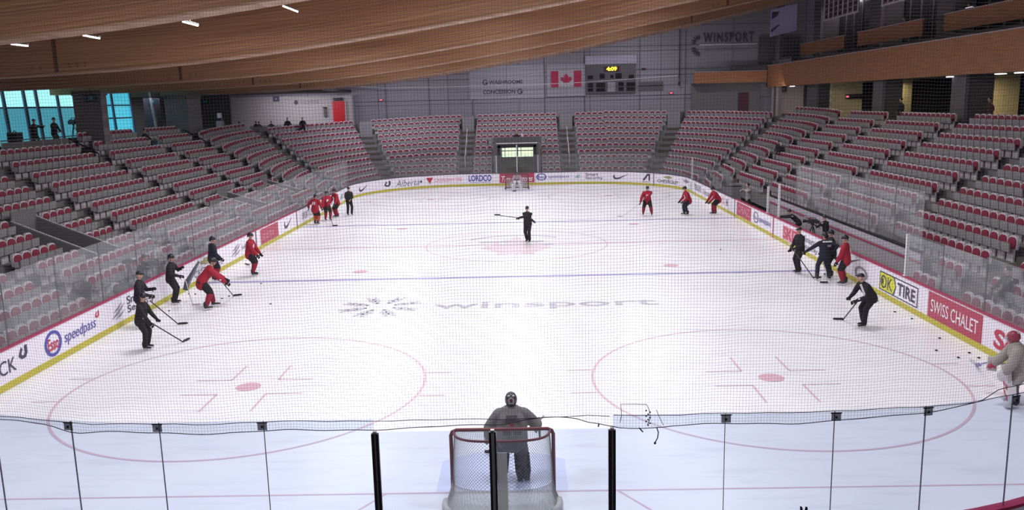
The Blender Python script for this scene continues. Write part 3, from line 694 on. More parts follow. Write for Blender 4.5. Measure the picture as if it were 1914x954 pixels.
for si, k, t, p, nrm, z in rest:
    rz = math.atan2(nrm.y, nrm.x)-math.pi/2; m = Matrix.Translation((p.x, p.y, z)) @ Matrix.Rotation(rz, 4, 'Z')
    for src, mat in ((sb, SEATG), (sp_, SEATR), (sn, SEATU), (scs, SEATR)): mbig[mat].add([m @ Vector(v) for v in src.v], src.f)
me = bpy.data.meshes.new('stadium_seats'); vv, ff, mi = [], [], []
for i, mat in enumerate((SEATG, SEATR, SEATU)):
    me.materials.append(mat); n = len(vv); vv += mbig[mat].v; ff += [tuple(n+q for q in f) for f in mbig[mat].f]; mi += [i]*len(mbig[mat].f)
me.from_pydata(vv, [], ff); me.polygons.foreach_set('material_index', mi); me.update()
o = bpy.data.objects.new('stadium_seats', me); C.objects.link(o)
tag(o, 'rows of grey folding seats with red pads filling the far stands', 'stadium seats', None, 'stuff')

# ------------------------------------------------------------------ portals (stair openings) in the stands
for i, (a, b, k0, k1) in enumerate(PORTALS[:3]):
    e = empty('stair_portal', (0, 0, 0), 0, ['grey walled stair opening with pale rails low in the near left stand', 'grey walled stair opening in the left stand beyond the third stairway', 'grey walled stair opening near the far end of the left stand'][i], 'stair opening', 'stair openings in the left stand')
    w = MB()
    for t, tt in ((a-0.06, a+0.06), (b-0.06, b+0.06)):
        q0, q1 = bp(t, k0, -0.42)[0], bp(t, k1, 0.43)[0]; r0, r1 = bp(tt, k0, -0.42)[0], bp(tt, k1, 0.43)[0]
        z0, z1 = zrow(a, k0)-0.34, zrow(a, k1)-0.14
        w.hexa([(q0.x, q0.y, 0.1), (r0.x, r0.y, 0.1), (r1.x, r1.y, 0.1), (q1.x, q1.y, 0.1), (q0.x, q0.y, z0), (r0.x, r0.y, z0), (r1.x, r1.y, z1), (q1.x, q1.y, z1)])
    q, r = bp(a, k1, 0.36)[0], bp(b, k1, 0.36)[0]; q2, r2 = bp(a, k1, 0.43)[0], bp(b, k1, 0.43)[0]
    w.hexa([(q.x, q.y, 0.1), (r.x, r.y, 0.1), (r2.x, r2.y, 0.1), (q2.x, q2.y, 0.1)]+[(p.x, p.y, zrow(a, k1)+0.22) for p in (q, r, r2, q2)])
    w.build('side_walls', GREYW, e)
    f0, f1, f2, f3 = bp(a, k0, -0.42)[0], bp(b, k0, -0.42)[0], bp(b, k1, 0.43)[0], bp(a, k1, 0.43)[0]
    MB().hexa([(p.x, p.y, 0.3) for p in (f0, f1, f2, f3)]+[(p.x, p.y, 0.35) for p in (f0, f1, f2, f3)]).build('landing', CONC, e)
    r = MB()
    for t, dz in ((a, 0.0), (b, 0.0)):
        q0, q1 = bp(t, k0, -0.4)[0], bp(t, k1, 0.4)[0]
        r.tube([(q0.x, q0.y, zrow(a, k0)-0.30), (q1.x, q1.y, zrow(a, k1)-0.10)], 0.026, 6)
    r.build('handrail', WMETAL, e)

# far doorway (machine entrance) through the end stand
e = empty('far_doorway', (-0.2, 58.2, 0), 0, 'wide dark framed doorway behind the far goal with bright window at its back', 'doorway')
w = MB()
for sx in (-1, 1): w.box((sx*1.85, 2.0, 1.73), (0.35, 4.4, 3.45))
w.box((0, 2.0, 3.50), (4.0, 4.4, 0.10)); w.build('tunnel_walls', GREYD, e)
MB().box((0, -0.1, 3.60), (3.5, 0.3, 0.06)).build('ledge', WMETAL, e)
MB().box((0, 2.0, 0.1), (3.3, 4.3, 0.1)).build('tunnel_floor', CONCD, e)
fr = MB().box((-1.55, -0.3, 1.72), (0.24, 0.12, 3.44)).box((1.55, -0.3, 1.72), (0.24, 0.12, 3.44)).box((0, -0.3, 3.36), (3.34, 0.12, 0.26)); fr.build('door_frame', BLACKM, e)
MB().box((0, 4.15, 1.1), (3.35, 0.1, 2.2)).build('back_wall', OLIVE, e)
wn = MB().box((0, 4.12, 2.66), (2.85, 0.05, 1.0)).build('bright_window', M('window_pale', (0.86, 1.0, 0.72), 0.4, emit=1.0), e)
mu = MB().box((0, 4.08, 2.72), (2.95, 0.04, 0.07)).box((0, 4.08, 2.74), (0.10, 0.05, 1.1))
for x in (-1.15, 0.32): mu.box((x, 4.08, 2.74), (0.04, 0.06, 1.1))
mu.build('glazing_bars', BLACKM, wn)
MB().box((0, 2.1, 3.80), (4.3, 0.1, 0.5)).build('parapet', GREYW, e)

# ------------------------------------------------------------------ shell: floors, walls
struct('floor', MB().box((0, 27, -0.12), (70, 100, 0.12)), CONCD)
struct('floor_concourse_left', MB().box((-27.8, 26, 4.5), (7.2, 60, 0.2)), CONCD)
struct('floor_concourse_corner', MB().prism([(-31.3, 56), (-24.2, 56), (-22.6, 59.5), (-17.8, 66.6), (-16.2, 68.2), (-16.2, 69.6), (-31.3, 69.6)], (0, 0, 4.4), (1, 0, 0), (0, 1, 0), (0, 0, 0.2)), CONCD)
struct('floor_concourse_right', MB().box((27.6, 26, 4.9), (7.6, 87, 0.2)), CONCD)
struct('floor_concourse_far', MB().box((5, 69.2, 5.1), (44, 1.6, 0.2)), CONCD)
struct('wall_far', MB().box((0, 69.75, 9.6), (68, 0.3, 13.2)), WALL)
t = MB()
for z in (7.45, 9.95, 12.2): t.box((3, 69.57, z), (40, 0.06, 0.05))
for x in (-13.2, -8.9, -4.6, 2.55, 6.5, 11.9, 16.4): t.box((x, 69.57, 9.5), (0.07, 0.06, 8.5))
struct('trim_1', t, M('seam_dark', (0.09, 0.085, 0.11), 0.6))
struct('wall_far_left', MB().box((-22.6, 68.85, 6.4), (12.4, 0.25, 3.55)), BLOCK)
struct('wall_far_left_return', MB().box((-16.42, 69.2, 6.4), (0.12, 0.6, 3.55)), WALL_R)
struct('wall_left', MB().box((-31.3, 26, 2.3), (0.4, 90, 4.4)).box((-31.3, 26, 11.5), (0.4, 90, 6.2)).box((-31.3, 61, 6.5), (0.4, 16, 4.2)), GREYW)
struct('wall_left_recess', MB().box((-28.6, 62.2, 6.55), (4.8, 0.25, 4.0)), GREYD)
e = empty('washroom_sign', (-1.2, 69.5, 0), 0, 'pale wall panel with dark washrooms and concession lettering', 'sign')
MB().box((0, 0, 9.05), (7.4, 0.06, 3.2)).build('panel', WALL_R, e)
text_on('WASHROOMS', (-1.75, -0.04, 8.88), (3.35, 0, 0), (0, 0, 0.38), (0, 0, 0), LDARK, e, bold=0.03)
text_on('CONCESSION', (-2.35, -0.04, 7.93), (3.2, 0, 0), (0, 0, 0.42), (0, 0, 0), LDARK, e, bold=0.03)
for cx, cz in ((-2.1, 9.08), (1.32, 8.13)):
    m_ = MB()
    for k in range(20):
        a0, a1 = R_(30+k*15.5), R_(30+(k+1)*15.5)
        m_.add([(cx+r*math.cos(q), -0.05, cz+r*math.sin(q)) for r, q in ((0.17, a0), (0.27, a0), (0.27, a1), (0.17, a1))], [(0, 1, 2, 3)])
    m_.add([(cx, -0.05, cz+0.02), (cx+0.3, -0.05, cz+0.02), (cx+0.12, -0.05, cz-0.2)], [(0, 1, 2)]); m_.build('arrow_ring', LDARK, e)
e = empty('flag_panel', (4.68, 69.5, 0), 0, 'red and white maple leaf flag on the far wall', 'flag')
MB().box((0, 0, 9.1), (3.8, 0.05, 3.1)).build('panel', WALL_R, e)
MB().box((0, -0.03, 9.22), (3.0, 0.02, 1.55)).build('white_field', M('flag_white', (0.45, 0.42, 0.47), 0.6), e)
for q in (-1.13, 1.13): MB().box((q, -0.05, 9.22), (0.74, 0.02, 1.55)).build('red_bar', M('flag_red', (0.42, 0.02, 0.07), 0.6), e)
MB().prism(LEAF, (-0.58, -0.045, 8.68), (1.16, 0, 0), (0, 0, 1.1), (0, -0.02, 0)).build('leaf', MATS['flag_red'], e)
e = empty('scoreboard', (9.05, 69.4, 0), 0, 'dark grey scoreboard with yellow glowing clock on the far wall', 'scoreboard')
MB().box((0, 0, 9.15), (4.9, 0.25, 2.75)).build('housing', M('scoreboard_grey', (0.10, 0.095, 0.105), 0.5), e)
MB().box((0, 0.0, 10.95), (5.0, 0.3, 0.8)).build('header_panel', M('header_lilac', (0.42, 0.39, 0.50), 0.5), e)
MB().box((0.1, -0.14, 10.05), (1.5, 0.03, 0.5)).build('clock_window', MAROON, e)
text_on('4:09', (-0.45, -0.17, 9.88), (1.05, 0, 0), (0, 0, 0.40), (0, 0, 0), CLOCKY, e, 'clock_digits', bold=0.05)
for x, z, w_, h_ in ((-2.0, 9.3, 0.5, 0.35), (-0.85, 9.4, 0.5, 0.5), (0.1, 9.35, 0.3, 0.3), (0.75, 9.4, 0.6, 0.5), (2.0, 9.3, 0.5, 0.35), (-2.0, 8.55, 0.5, 0.4), (-1.0, 8.55, 0.9, 0.4), (1.0, 8.6, 0.5, 0.4), (1.95, 8.55, 0.85, 0.42), (-2.0, 8.1, 0.5, 0.35), (-1.0, 8.1, 0.9, 0.35), (1.0, 8.12, 0.5, 0.35), (1.95, 8.1, 0.85, 0.35)):
    MB().box((x, -0.14, z), (w_, 0.03, h_)).build('display_window', BLACK, e)
MB().box((0.05, -0.14, 8.35), (0.75, 0.03, 0.95)).build('sponsor_panel', M('panel_lilac', (0.30, 0.28, 0.33), 0.6), e)
e = empty('dark_sign_board', (13.0, 69.5, 8.35), 0, 'plain dark grey board just right of the scoreboard', 'sign')
MB().box((0, 0, 0), (2.4, 0.1, 0.8)).build('board', M('board_dark', (0.12, 0.105, 0.12), 0.6), e); MB().box((0, -0.06, 0), (2.3, 0.02, 0.04)).build('seam', BLACKM, e)
e = empty('wall_logo_sign', (20.4, 69.5, 0), 0, 'large dark sports centre name and leaf emblem high on the far wall', 'sign')
text_on('WINSPORT', (-2.35, -0.08, 12.35), (4.9, 0, 0.0), (0, 0, 0.95), (0, 0, 0), LDARK, e, bold=0.025)
for cz, fl in ((12.45, 1), (11.75, -1)):
    m_ = MB()
    for k in range(5):
        a0 = R_(92+k*22)*1.0; L = 0.85
        x0, z0 = -2.75, cz-fl*0.1; dx, dz = math.cos(a0)*L, fl*math.sin(a0)*L; nx, nz = -math.sin(a0)*0.10, fl*math.cos(a0)*0.10
        m_.add([(x0+0.3*dx, -0.08, z0+0.3*dz), (x0+0.6*dx+nx, -0.08, z0+0.6*dz+nz), (x0+dx, -0.08, z0+dz), (x0+0.6*dx-nx, -0.08, z0+0.6*dz-nz)], [(0, 1, 2, 3)])
    m_.build('leaf_emblem', LDARK, e)
MB().box((0.1, -0.05, 12.15), (5.6, 0.06, 0.12)).build('ledge', WMETAL, e)
text_on('OLYMPIC PARK', (-2.2, -0.05, 11.55), (3.3, 0, 0.0), (0, 0, 0.32), (0, 0, 0), LGREY, e)
e = empty('hanging_pipe', (15.7, 69.0, 0), 0, 'thin black pipe hanging down the far wall, right of the scoreboard', 'pipe')
MB().tube([(0, 0, 13.9), (0, 0, 8.9)], 0.05).build('pipe', BLACKM, e); MB().ell((0, 0, 8.55), (0.1, 0.1, 0.28)).build('weight', BLACKM, e); MB().box((0, 0.3, 12.0), (0.06, 0.66, 0.06)).build('bracket', BLACKM, e)
for x, y, z, lab in ((-13.7, 69.55, 7.62, 'red glowing exit sign at the left of the far wall'), (-0.65, 69.55, 7.60, 'red glowing exit sign under the concession lettering'), (15.0, 69.55, 7.62, 'red glowing exit sign left of the hanging pipe'), (21.9, 69.55, 7.65, 'red glowing exit sign under the right balcony'), (12.3, 69.55, 10.0, 'small dark red light right of the scoreboard')):
    e = empty('exit_sign', (x, y, z), 0, lab, 'exit sign'); MB().box((0, 0, 0), (0.42, 0.1, 0.2)).build('case', MAROON, e); MB().box((0, -0.06, 0), (0.30, 0.02, 0.12)).build('lit_face', EXITR if z < 9 else MAROON, e)
e = empty('ventilation_duct', (-2.6, 68.2, 0), 0, 'thin pale sagging cable running across the far wall in front of flag and scoreboard', 'cable')
MB().tube([(-13.9, 1.38, 9.1), (-13.5, 0, 9.0), (-10.5, 0, 8.75), (-5, 0, 8.72), (3, 0, 8.72), (8, 0, 8.8), (14, 0, 9.05), (18, 0, 9.25), (18.3, 1.38, 9.35)], 0.03, 5).build('cable', WMETAL, e); e.name = 'overhead_cable'

# left far room: lettering, red door, fridge-like units
e = empty('room_sign', (-21.6, 68.7, 7.55), 0, 'small faded dark lettering on the pale block wall left of the red door', 'sign')
text_on('TICKETS', (0, 0, -0.12), (1.9, 0, 0), (0, 0, 0.28), (0, -0.02, 0), LGREY, e, bold=0.02)
m_ = MB(); m_.add([(-0.35+0.2*math.cos(2*math.pi*k/16), -0.02, 0.02+0.22*math.sin(2*math.pi*k/16)) for k in range(16)], [tuple(range(16))]); m_.build('roundel', LDARK, e)
e = empty('red_door', (-17.75, 68.6, 4.6), 0, 'bright red door in the pale block wall at the far left', 'door')
MB().box((0, 0, 1.5), (1.15, 0.1, 3.0)).build('leaf', DOORR, e); MB().box((-0.67, 0, 1.5), (0.18, 0.14, 3.0)).box((0.67, 0, 1.5), (0.14, 0.14, 3.0)).build('frame', M('frame_pink', (0.48, 0.33, 0.36), 0.5), e)
MB().box((0, -0.05, 3.2), (0.95, 0.2, 0.26)).build('head_unit', BLACKM, e); MB().box((0.45, -0.08, 1.4), (0.04, 0.06, 0.2)).build('handle', ALU, e)
e = empty('wall_cabinet', (-19.1, 68.6, 6.5), 0, 'small dark metal box on the pale wall just left of the red door', 'cabinet')
MB().box((0, 0, 0), (0.3, 0.2, 0.75)).build('body', GREYD, e); MB().box((0, 0, 0.5), (0.34, 0.22, 0.12)).build('hood', BLACKM, e)
for x, z, lab in ((-23.9, 7.95, 'small violet section sign at the top of the far left block wall'),):
    e = empty('section_sign', (x, 68.69, z), 0, lab, 'sign'); MB().box((0, 0, 0), (0.6, 0.08, 0.5)).build('board', M('sign_violet', (0.06, 0.05, 0.11), 0.5), e); MB().box((0, -0.05, 0), (0.2, 0.02, 0.18)).build('numeral', LGREY, e)
for x, y, z, lab in ((-23.8, 32.94, 7.85, 'dark violet section sign hanging by the first left pier'), (-27.0, 47.94, 7.75, 'violet section sign beside the second left window'), (-28.4, 62.03, 7.8, 'teal section sign hanging over the far left recess')):
    e = empty('section_sign', (x, y, z), 0, lab, 'sign'); MB().box((0, 0, 0), (0.75, 0.08, 0.42)).build('board', M('sign_navy', (0.04, 0.06, 0.10), 0.5), e); MB().box((0, -0.05, 0), (0.25, 0.02, 0.2)).build('numeral', M('sign_teal', (0.10, 0.30, 0.36), 0.5), e)
    MB().box((0, 0, 0.45), (0.03, 0.03, 0.5)).build('hanger', BLACKM, e)

# left glazing (leaning glass wall) and piers
def window_bay(nm, y0, y1, cols, zs, mats):
    o = empty(nm, (-30.4, 0, 0), 0, kind='structure')
    def X(z): return -(z-4.9)*0.16*0
    for i in range(len(zs)-1):
        MB().box((0, (y0+y1)/2, (zs[i]+zs[i+1])/2), (0.06, y1-y0, zs[i+1]-zs[i]-0.02)).build('pane', mats[i], o)
    fr = MB()
    for z in zs: fr.box((0.1, (y0+y1)/2, z), (0.10, y1-y0, 0.10))
    fr.build('transoms', M('mullion_blue', (0.02, 0.10, 0.17), 0.5), o)
    mu = MB(); mw = MB()
    for y in cols:
        mu.tube([(0.15, y-0.0, zs[-1]+0.1), (0.15, y+0.45, zs[0])], 0.10, 4)
        mw.tube([(0.22, y-0.28, zs[-1]+0.1), (0.22, y+0.17, zs[0])], 0.055, 4)
    mu.build('mullions', MATS['mullion_blue'], o); mw.build('mullion_edges', M('mullion_pale', (0.36, 0.42, 0.60), 0.4), o)
window_bay('window_1', 33.0, 43.2, [35.2, 37.3, 38.6, 41.0], [4.7, 7.45, 9.4], [WINLOW, WINTOP])
window_bay('window_2', 45.3, 51.6, [45.9, 48.3, 51.3], [4.7, 6.6, 7.55, 9.4], [WINLOW2, WINLOW2, WINLOW2])
def pier(x0, x1, y0, y1, z0, z1, lab, mat=PIER):
    o = empty('trim_pier', ((x0+x1)/2, (y0+y1)/2, z0), 0, kind='structure')
    MB().box((0, 0, (z1-z0)/2), (x1-x0, y1-y0, z1-z0)).build('block_pier', mat, o)
    MB().box((0, 0, z1-z0-0.15), (x1-x0+0.1, y1-y0+0.1, 0.3)).build('pier_cap', GREYD, o)
pier(-24.87, -23.3, 33.0, 33.7, 4.6, 8.3, '')
pier(-27.7, -26.9, 48.0, 49.0, 4.6, 8.4, '', M('pier_violet', (0.075, 0.07, 0.11), 0.7))
pier(-26.3, -24.6, 48.4, 51.0, 4.6, 8.2, '', GREYW)
pier(-30.2, -28.6, 22.0, 24.5, 4.6, 8.4, '', M('pier_mauve', (0.17, 0.13, 0.16), 0.7))
e = empty('pale_strut', (-26.75, 47.6, 4.6), 0, 'pale leaning tubular strut right of the second blue window', 'strut')
MB().tube([(0.1, 0, 0.1), (-0.25, 0, 3.9)], 0.09).build('tube', M('strut_pale', (0.42, 0.40, 0.46), 0.5), e); MB().box((0.1, 0, 0.05), (0.35, 0.35, 0.1)).build('base_plate', ALU, e)
e = empty('white_cabinet', (-25.6, 57.6, 4.6), 0, 'pale upright water cabinet against the far left recess', 'cabinet')
MB().box((0, 0, 0.75), (0.5, 0.5, 1.5)).build('body', M('cabinet_pale', (0.30, 0.30, 0.38), 0.5), e); MB().box((0, 0, 1.62), (0.4, 0.4, 0.2)).build('dark_band', BLACKM, e); MB().box((0, 0, 1.95), (0.3, 0.3, 0.42)).build('bottle', M('bottle_pale', (0.60, 0.60, 0.66), 0.4), e)
e = empty('violet_crate', (-24.6, 58.6, 4.6), 0, 'violet grey low counter right of the pale cabinet', 'counter')
MB().box((0, 0, 0.5), (1.1, 0.6, 1.0)).build('body', M('crate_violet', (0.15, 0.14, 0.22), 0.6), e); MB().box((0, 0, 1.03), (1.2, 0.7, 0.06)).build('top', GREYW, e)
# railings along the left concourse
def railing(p0, p1, z, h, label, mat=ALU, fill=None):
    p0, p1 = Vector(p0), Vector(p1); L = (p1-p0).length; n = max(1, int(L/1.6))
    e = empty('railing', (p0.x, p0.y, z), math.atan2(p1.y-p0.y, p1.x-p0.x), label, 'railing')
    MB().tube([(0, 0, h), (L, 0, h)], 0.03, 6).build('top_rail', mat, e)
    for i in range(n+1): MB().tube([(L*i/n, 0, 0), (L*i/n, 0, h)], 0.022, 6).build('post', mat, e)
    if fill: MB().box((L/2, 0, h*0.48), (L, 0.012, h*0.86)).build('infill_panel', fill, e)
railing((-24.6, 25.6, 0), (-24.6, 32.6, 0), 4.75, 1.05, 'rail with grey infill in front of the camera platform', ALU, GREYW)
railing((-24.7, 47.0, 0), (-24.4, 55.8, 0), 4.6, 1.0, 'metal rail along the back of the far left seats', ALU, GL_BAL)
railing((-23.4, 58.6, 0), (-20.3, 63.2, 0), 4.6, 0.95, 'metal rail in front of the pale cabinet', ALU, GREYW)
for t, lab in ((22.1, 'sloping black handrail at the top of the second left stairway'), (31.1, 'sloping black handrail at the top of the third left stairway'), (46.3, 'sloping black handrail at the top of the fifth left stairway')):
    q0, q1 = bp(t-0.5, 11.8)[0], bp(t-0.5, 10)[0]; e = empty('stair_handrail', (0, 0, 0), 0, lab, 'handrail')
    MB().tube([(q0.x, q0.y, zrow(t, 11)+0.25), (q1.x, q1.y, zrow(t, 10)-0.1)], 0.04, 6).build('rail', BLACKM, e)
    MB().tube([(q0.x, q0.y, zrow(t, 11)-0.85), (q0.x, q0.y, zrow(t, 11)+0.25)], 0.03, 6).build('post', BLACKM, e)
    MB().tube([(q1.x, q1.y, zrow(t, 10)-0.85), (q1.x, q1.y, zrow(t, 10)-0.1)], 0.03, 6).build('post', BLACKM, e)

# ------------------------------------------------------------------ right side: lower concourse, wooden balcony bands, suites
struct('wall_right', MB().box((33.2, 26, 9), (0.4, 90, 18)), GREYD)
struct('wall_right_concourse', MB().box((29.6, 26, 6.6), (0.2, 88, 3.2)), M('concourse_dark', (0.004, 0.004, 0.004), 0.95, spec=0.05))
struct('floor_suites', MB().box((28.6, 28, 8.15), (8.6, 84, 0.3)), GREYD)
struct('floor_suites_upper', MB().box((29.6, 28, 10.35), (6.8, 84, 0.2)), GREYD)
def wood_panel(x, y0, y1, z0, z1, label, th=0.12, dark_cap=False):
    o = empty('balcony_front', (x, (y0+y1)/2, z0), 0, label, 'balcony front', 'wooden balcony fronts')
    mb = MB().box((0, 0, (z1-z0)/2), (th, y1-y0, z1-z0)); mb.uv = [(v[1], v[2]) for v in mb.v]; mb.build('timber_face', BAND, o)
    MB().box((-0.02, 0, z1-z0+0.03), (th+0.08, y1-y0, 0.06)).build('metal_cap', M('cap_mauve', (0.42, 0.33, 0.36), 0.4), o)
    return o
wood_panel(24.0, 20.0, 67.9, 7.95, 9.93, 'long wooden balcony front, the large lower band running along the right side')
wood_panel(26.0, 22.0, 38.0, 10.65, 11.65, 'upper wooden balcony front nearest the camera at the top right corner')
wood_panel(26.0, 40.8, 51.3, 10.65, 11.65, 'upper wooden balcony front, the middle one of three')
wood_panel(26.0, 54.0, 64.6, 10.65, 11.65, 'upper wooden balcony front, the farthest one')
o = empty('balcony_front', (20.4, 68.0, 8.45), 0, 'short wooden balcony front turning across the far right corner', 'balcony front', 'wooden balcony fronts')
mb = MB().box((0, 0, 0.52), (7.0, 0.12, 1.05)); mb.uv = [(v[0], v[2]) for v in mb.v]; mb.build('timber_face', BAND, o); MB().box((0, 0, 1.08), (7.0, 0.2, 0.05)).build('metal_cap', MATS['cap_mauve'], o)
struct('floor_corner_gallery', MB().box((24, 68.9, 8.4), (14, 1.6, 0.2)), GREYD)
struct('wall_corner_gallery', MB().box((25.4, 69.3, 10.6), (4.0, 0.2, 4.4)), GREYD)
e = empty('gallery_railing', (20.5, 68.05, 9.55), 0, 'dark glazed rail on top of the short corner balcony', 'railing')
MB().box((0, 0, 0.25), (6.8, 0.02, 0.5)).build('glass', GL_BAL, e); MB().box((1.6, 0.25, 0.28), (3.4, 0.3, 0.5)).build('planter', BLACKM, e)
for i, (y0, y1, x0, x1, z0, z1, mt) in enumerate(((42.5, 44.0, 24.35, 25.7, 5.0, 8.0, GREYD), (31.9, 33.4, 24.35, 25.9, 5.0, 8.0, GREYD), (55.6, 58.0, 24.5, 26.4, 5.0, 8.0, GREYD), (65.7, 66.5, 24.2, 24.7, 5.0, 16.0, GREYD),
        (60.2, 62.0, 26.2, 27.7, 10.45, 15.5, GREYD), (47.8, 49.8, 26.2, 27.8, 10.4, 15.5, GREYD), (37.7, 39.5, 26.2, 27.6, 10.4, 15.5, GREYD))):
    o = empty('trim_column', ((x0+x1)/2, (y0+y1)/2, z0), 0, kind='structure')
    MB().box((0, 0, (z1-z0)/2), (x1-x0, y1-y0, z1-z0)).build('column_body', mt, o); MB().box((-(x1-x0)/2+0.08, -(y1-y0)/2-0.02, (z1-z0)/2), (0.22, 0.05, z1-z0)).build('pale_edge', M('edge_mauve', (0.17, 0.145, 0.17), 0.6), o)
def cream(y0, y1, x0, x1, lab, z0=5.0, z1=8.0):
    o = empty('trim_cream_wall', ((x0+x1)/2, (y0+y1)/2, z0), 0, kind='structure'); MB().box((0, 0, (z1-z0)/2), (x1-x0, y1-y0, z1-z0)).build('block_wall', YELB, o)
    MB().box((0, 0, 0.1), (x1-x0+0.06, y1-y0+0.06, 0.2)).build('skirting', GREYD, o)
cream(53.5, 54.0, 25.0, 27.4, ''); cream(46.2, 46.6, 27.0, 28.0, ''); cream(35.6, 36.0, 27.1, 29.4, ''); cream(27.5, 33.5, 29.1, 29.5, '')
e = empty('clear_kiosk_box', (26.2, 53.3, 6.9), 0, 'dark overhead menu unit with red light in front of the cream wall', 'menu board')
MB().box((0.5, 0, 0), (1.3, 0.3, 0.35)).build('board', BLACKM, e); MB().box((-0.1, -0.17, 0), (0.22, 0.03, 0.14)).build('lamp', EXITR, e); e.name = 'menu_board'
struct('wall_right_far_block', MB().box((25.8, 67.5, 6.5), (3.0, 0.2, 3.0)), M('wall_pinkgrey', (0.36, 0.31, 0.33), 0.7))
struct('wall_right_far_dark', MB().box((20.3, 69.3, 6.7), (6.6, 0.3, 3.2)), GREYW)
struct('door_1', MB().box((22.0, 69.1, 6.35), (1.0, 0.1, 2.3)), MAROON)
spot_area('corner_fill', (22.5, 62.0, 7.7), (5, 0.8), 120, (1.0, 0.88, 0.90), (R_(60), 0, 0))  # added fill without a fixture, lightens the far right concourse wall
e = empty('wall_speaker', (25.3, 67.2, 7.7), 0, 'small dark square speaker on the pinkish wall under the balcony', 'speaker')
MB().box((0, 0, 0), (0.5, 0.3, 0.5)).build('cabinet', BLACKM, e); MB().ell((0, -0.16, 0), (0.16, 0.03, 0.16)).build('cone', GREYW, e)
for y, lab in ((61.5, 'small lit downlight under the far end of the long balcony'), (33.5, 'lit downlight under the long balcony above the second column'), (28.6, 'lit downlight under the long balcony close to the right edge'), (26.9, 'lit downlight under the long balcony at the right edge')):
    e = empty('downlight', (24.35, y, 7.90), 0, lab, 'light'); MB().box((0, 0, 0), (0.3, 0.55, 0.06)).build('lens', LEDW, e); MB().box((0, 0, 0.04), (0.36, 0.62, 0.04)).build('housing', ALU, e)
# suites: frames, rack of small pictures, violet banner
def picture_rack(y0, y1, z0, z1, label, ny, nz):
    e = empty('picture_rack', (26.1, (y0+y1)/2, z0), 0, label, 'picture rack', 'hanging picture racks'); fr = MB()
    for i in range(ny+1): fr.box((0, -(y1-y0)/2+(y1-y0)*i/ny, (z1-z0)/2), (0.06, 0.14, z1-z0))
    fr.box((0, 0, 0.02), (0.08, y1-y0+0.2, 0.12)); fr.build('pale_frame', GRIDW, e)
    pc = MB()
    for i in range(ny):
        for j in range(nz): pc.box((0.03, -(y1-y0)/2+(y1-y0)*(i+0.5)/ny, 0.12+(z1-z0-0.1)*(j+0.5)/nz), (0.04, (y1-y0)/ny*0.62, (z1-z0)/nz*0.66))
    pc.build('dark_pictures', MAROON, e); pc2 = MB().box((0.09, 0, (z1-z0)/2), (0.03, y1-y0, z1-z0)); pc2.build('backing', M('rack_backing', (0.30, 0.25, 0.28), 0.6), e)
picture_rack(51.9, 59.2, 13.25, 16.2, 'hanging pale rack of small dark pictures above the middle balcony', 7, 7)
picture_rack(42.8, 47.5, 13.2, 15.0, 'hanging pale rack of small dark pictures cut by the top edge', 5, 4)
e = empty('violet_banner', (22.9, 60.0, 12.35), R_(0), 'violet blue translucent banner under the roof at the far right', 'banner')
MB().prism([(-1.1, -0.25), (1.15, 0.25), (1.15, 2.5), (-1.1, 2.0)], (0, 0, 0), (1, 0, 0), (0, 0, 1), (0, 0.03, 0)).build('cloth', VIOLET, e)
MB().prism([(-1.0, 1.2), (-0.5, 1.5), (-0.35, 1.9), (-1.0, 1.8)], (0, -0.02, 0), (1, 0, 0), (0, 0, 1), (0, 0.01, 0)).build('dark_stroke', LDARK, e)
MB().prism([(-1.0, 0.1), (-0.3, 0.7), (-0.4, 0.8), (-1.05, 0.35)], (0, -0.02, 0), (1, 0, 0), (0, 0, 1), (0, 0.01, 0)).build('dark_stroke', LDARK, e)
g = empty('suite_front', (27.8, 0, 10.5), 0, 'dark glazed suite fronts with mullions above the upper balconies', 'suite glazing')
mu = MB()
for y in [23+1.7*i for i in range(26)]: mu.box((0, y, 2.4), (0.06, 0.1, 4.8))
mu.build('mullions', M('mullion_grey', (0.16, 0.15, 0.16), 0.5), g)
MB().box((0.06, 44, 2.4), (0.03, 44, 4.8)).build('glazing', M('dark_glazing', (0.035, 0.034, 0.036), 0.2), g)
for y0, y1 in ((38.9, 40.2), (52.3, 53.3), (41.0, 41.8)):
    MB().box((-0.1, (y0+y1)/2, 1.9), (0.1, y1-y0, 3.8)).build('curtain', M('curtain_ochre', (0.20, 0.15, 0.06), 0.8), g)
railing((25.9, 38.2, 0), (25.9, 40.6, 0), 10.45, 1.0, 'black stair rail between the near and middle upper balconies', BLACKM, None)
railing((25.9, 51.5, 0), (25.9, 53.8, 0), 10.45, 1.0, 'black stair rail between the middle and far upper balconies', BLACKM, None)
railing((24.3, 62.0, 0), (24.3, 67.5, 0), 9.2, 1.3, 'tall grey slatted railing beyond the far upper balcony', ALU, GREYW)

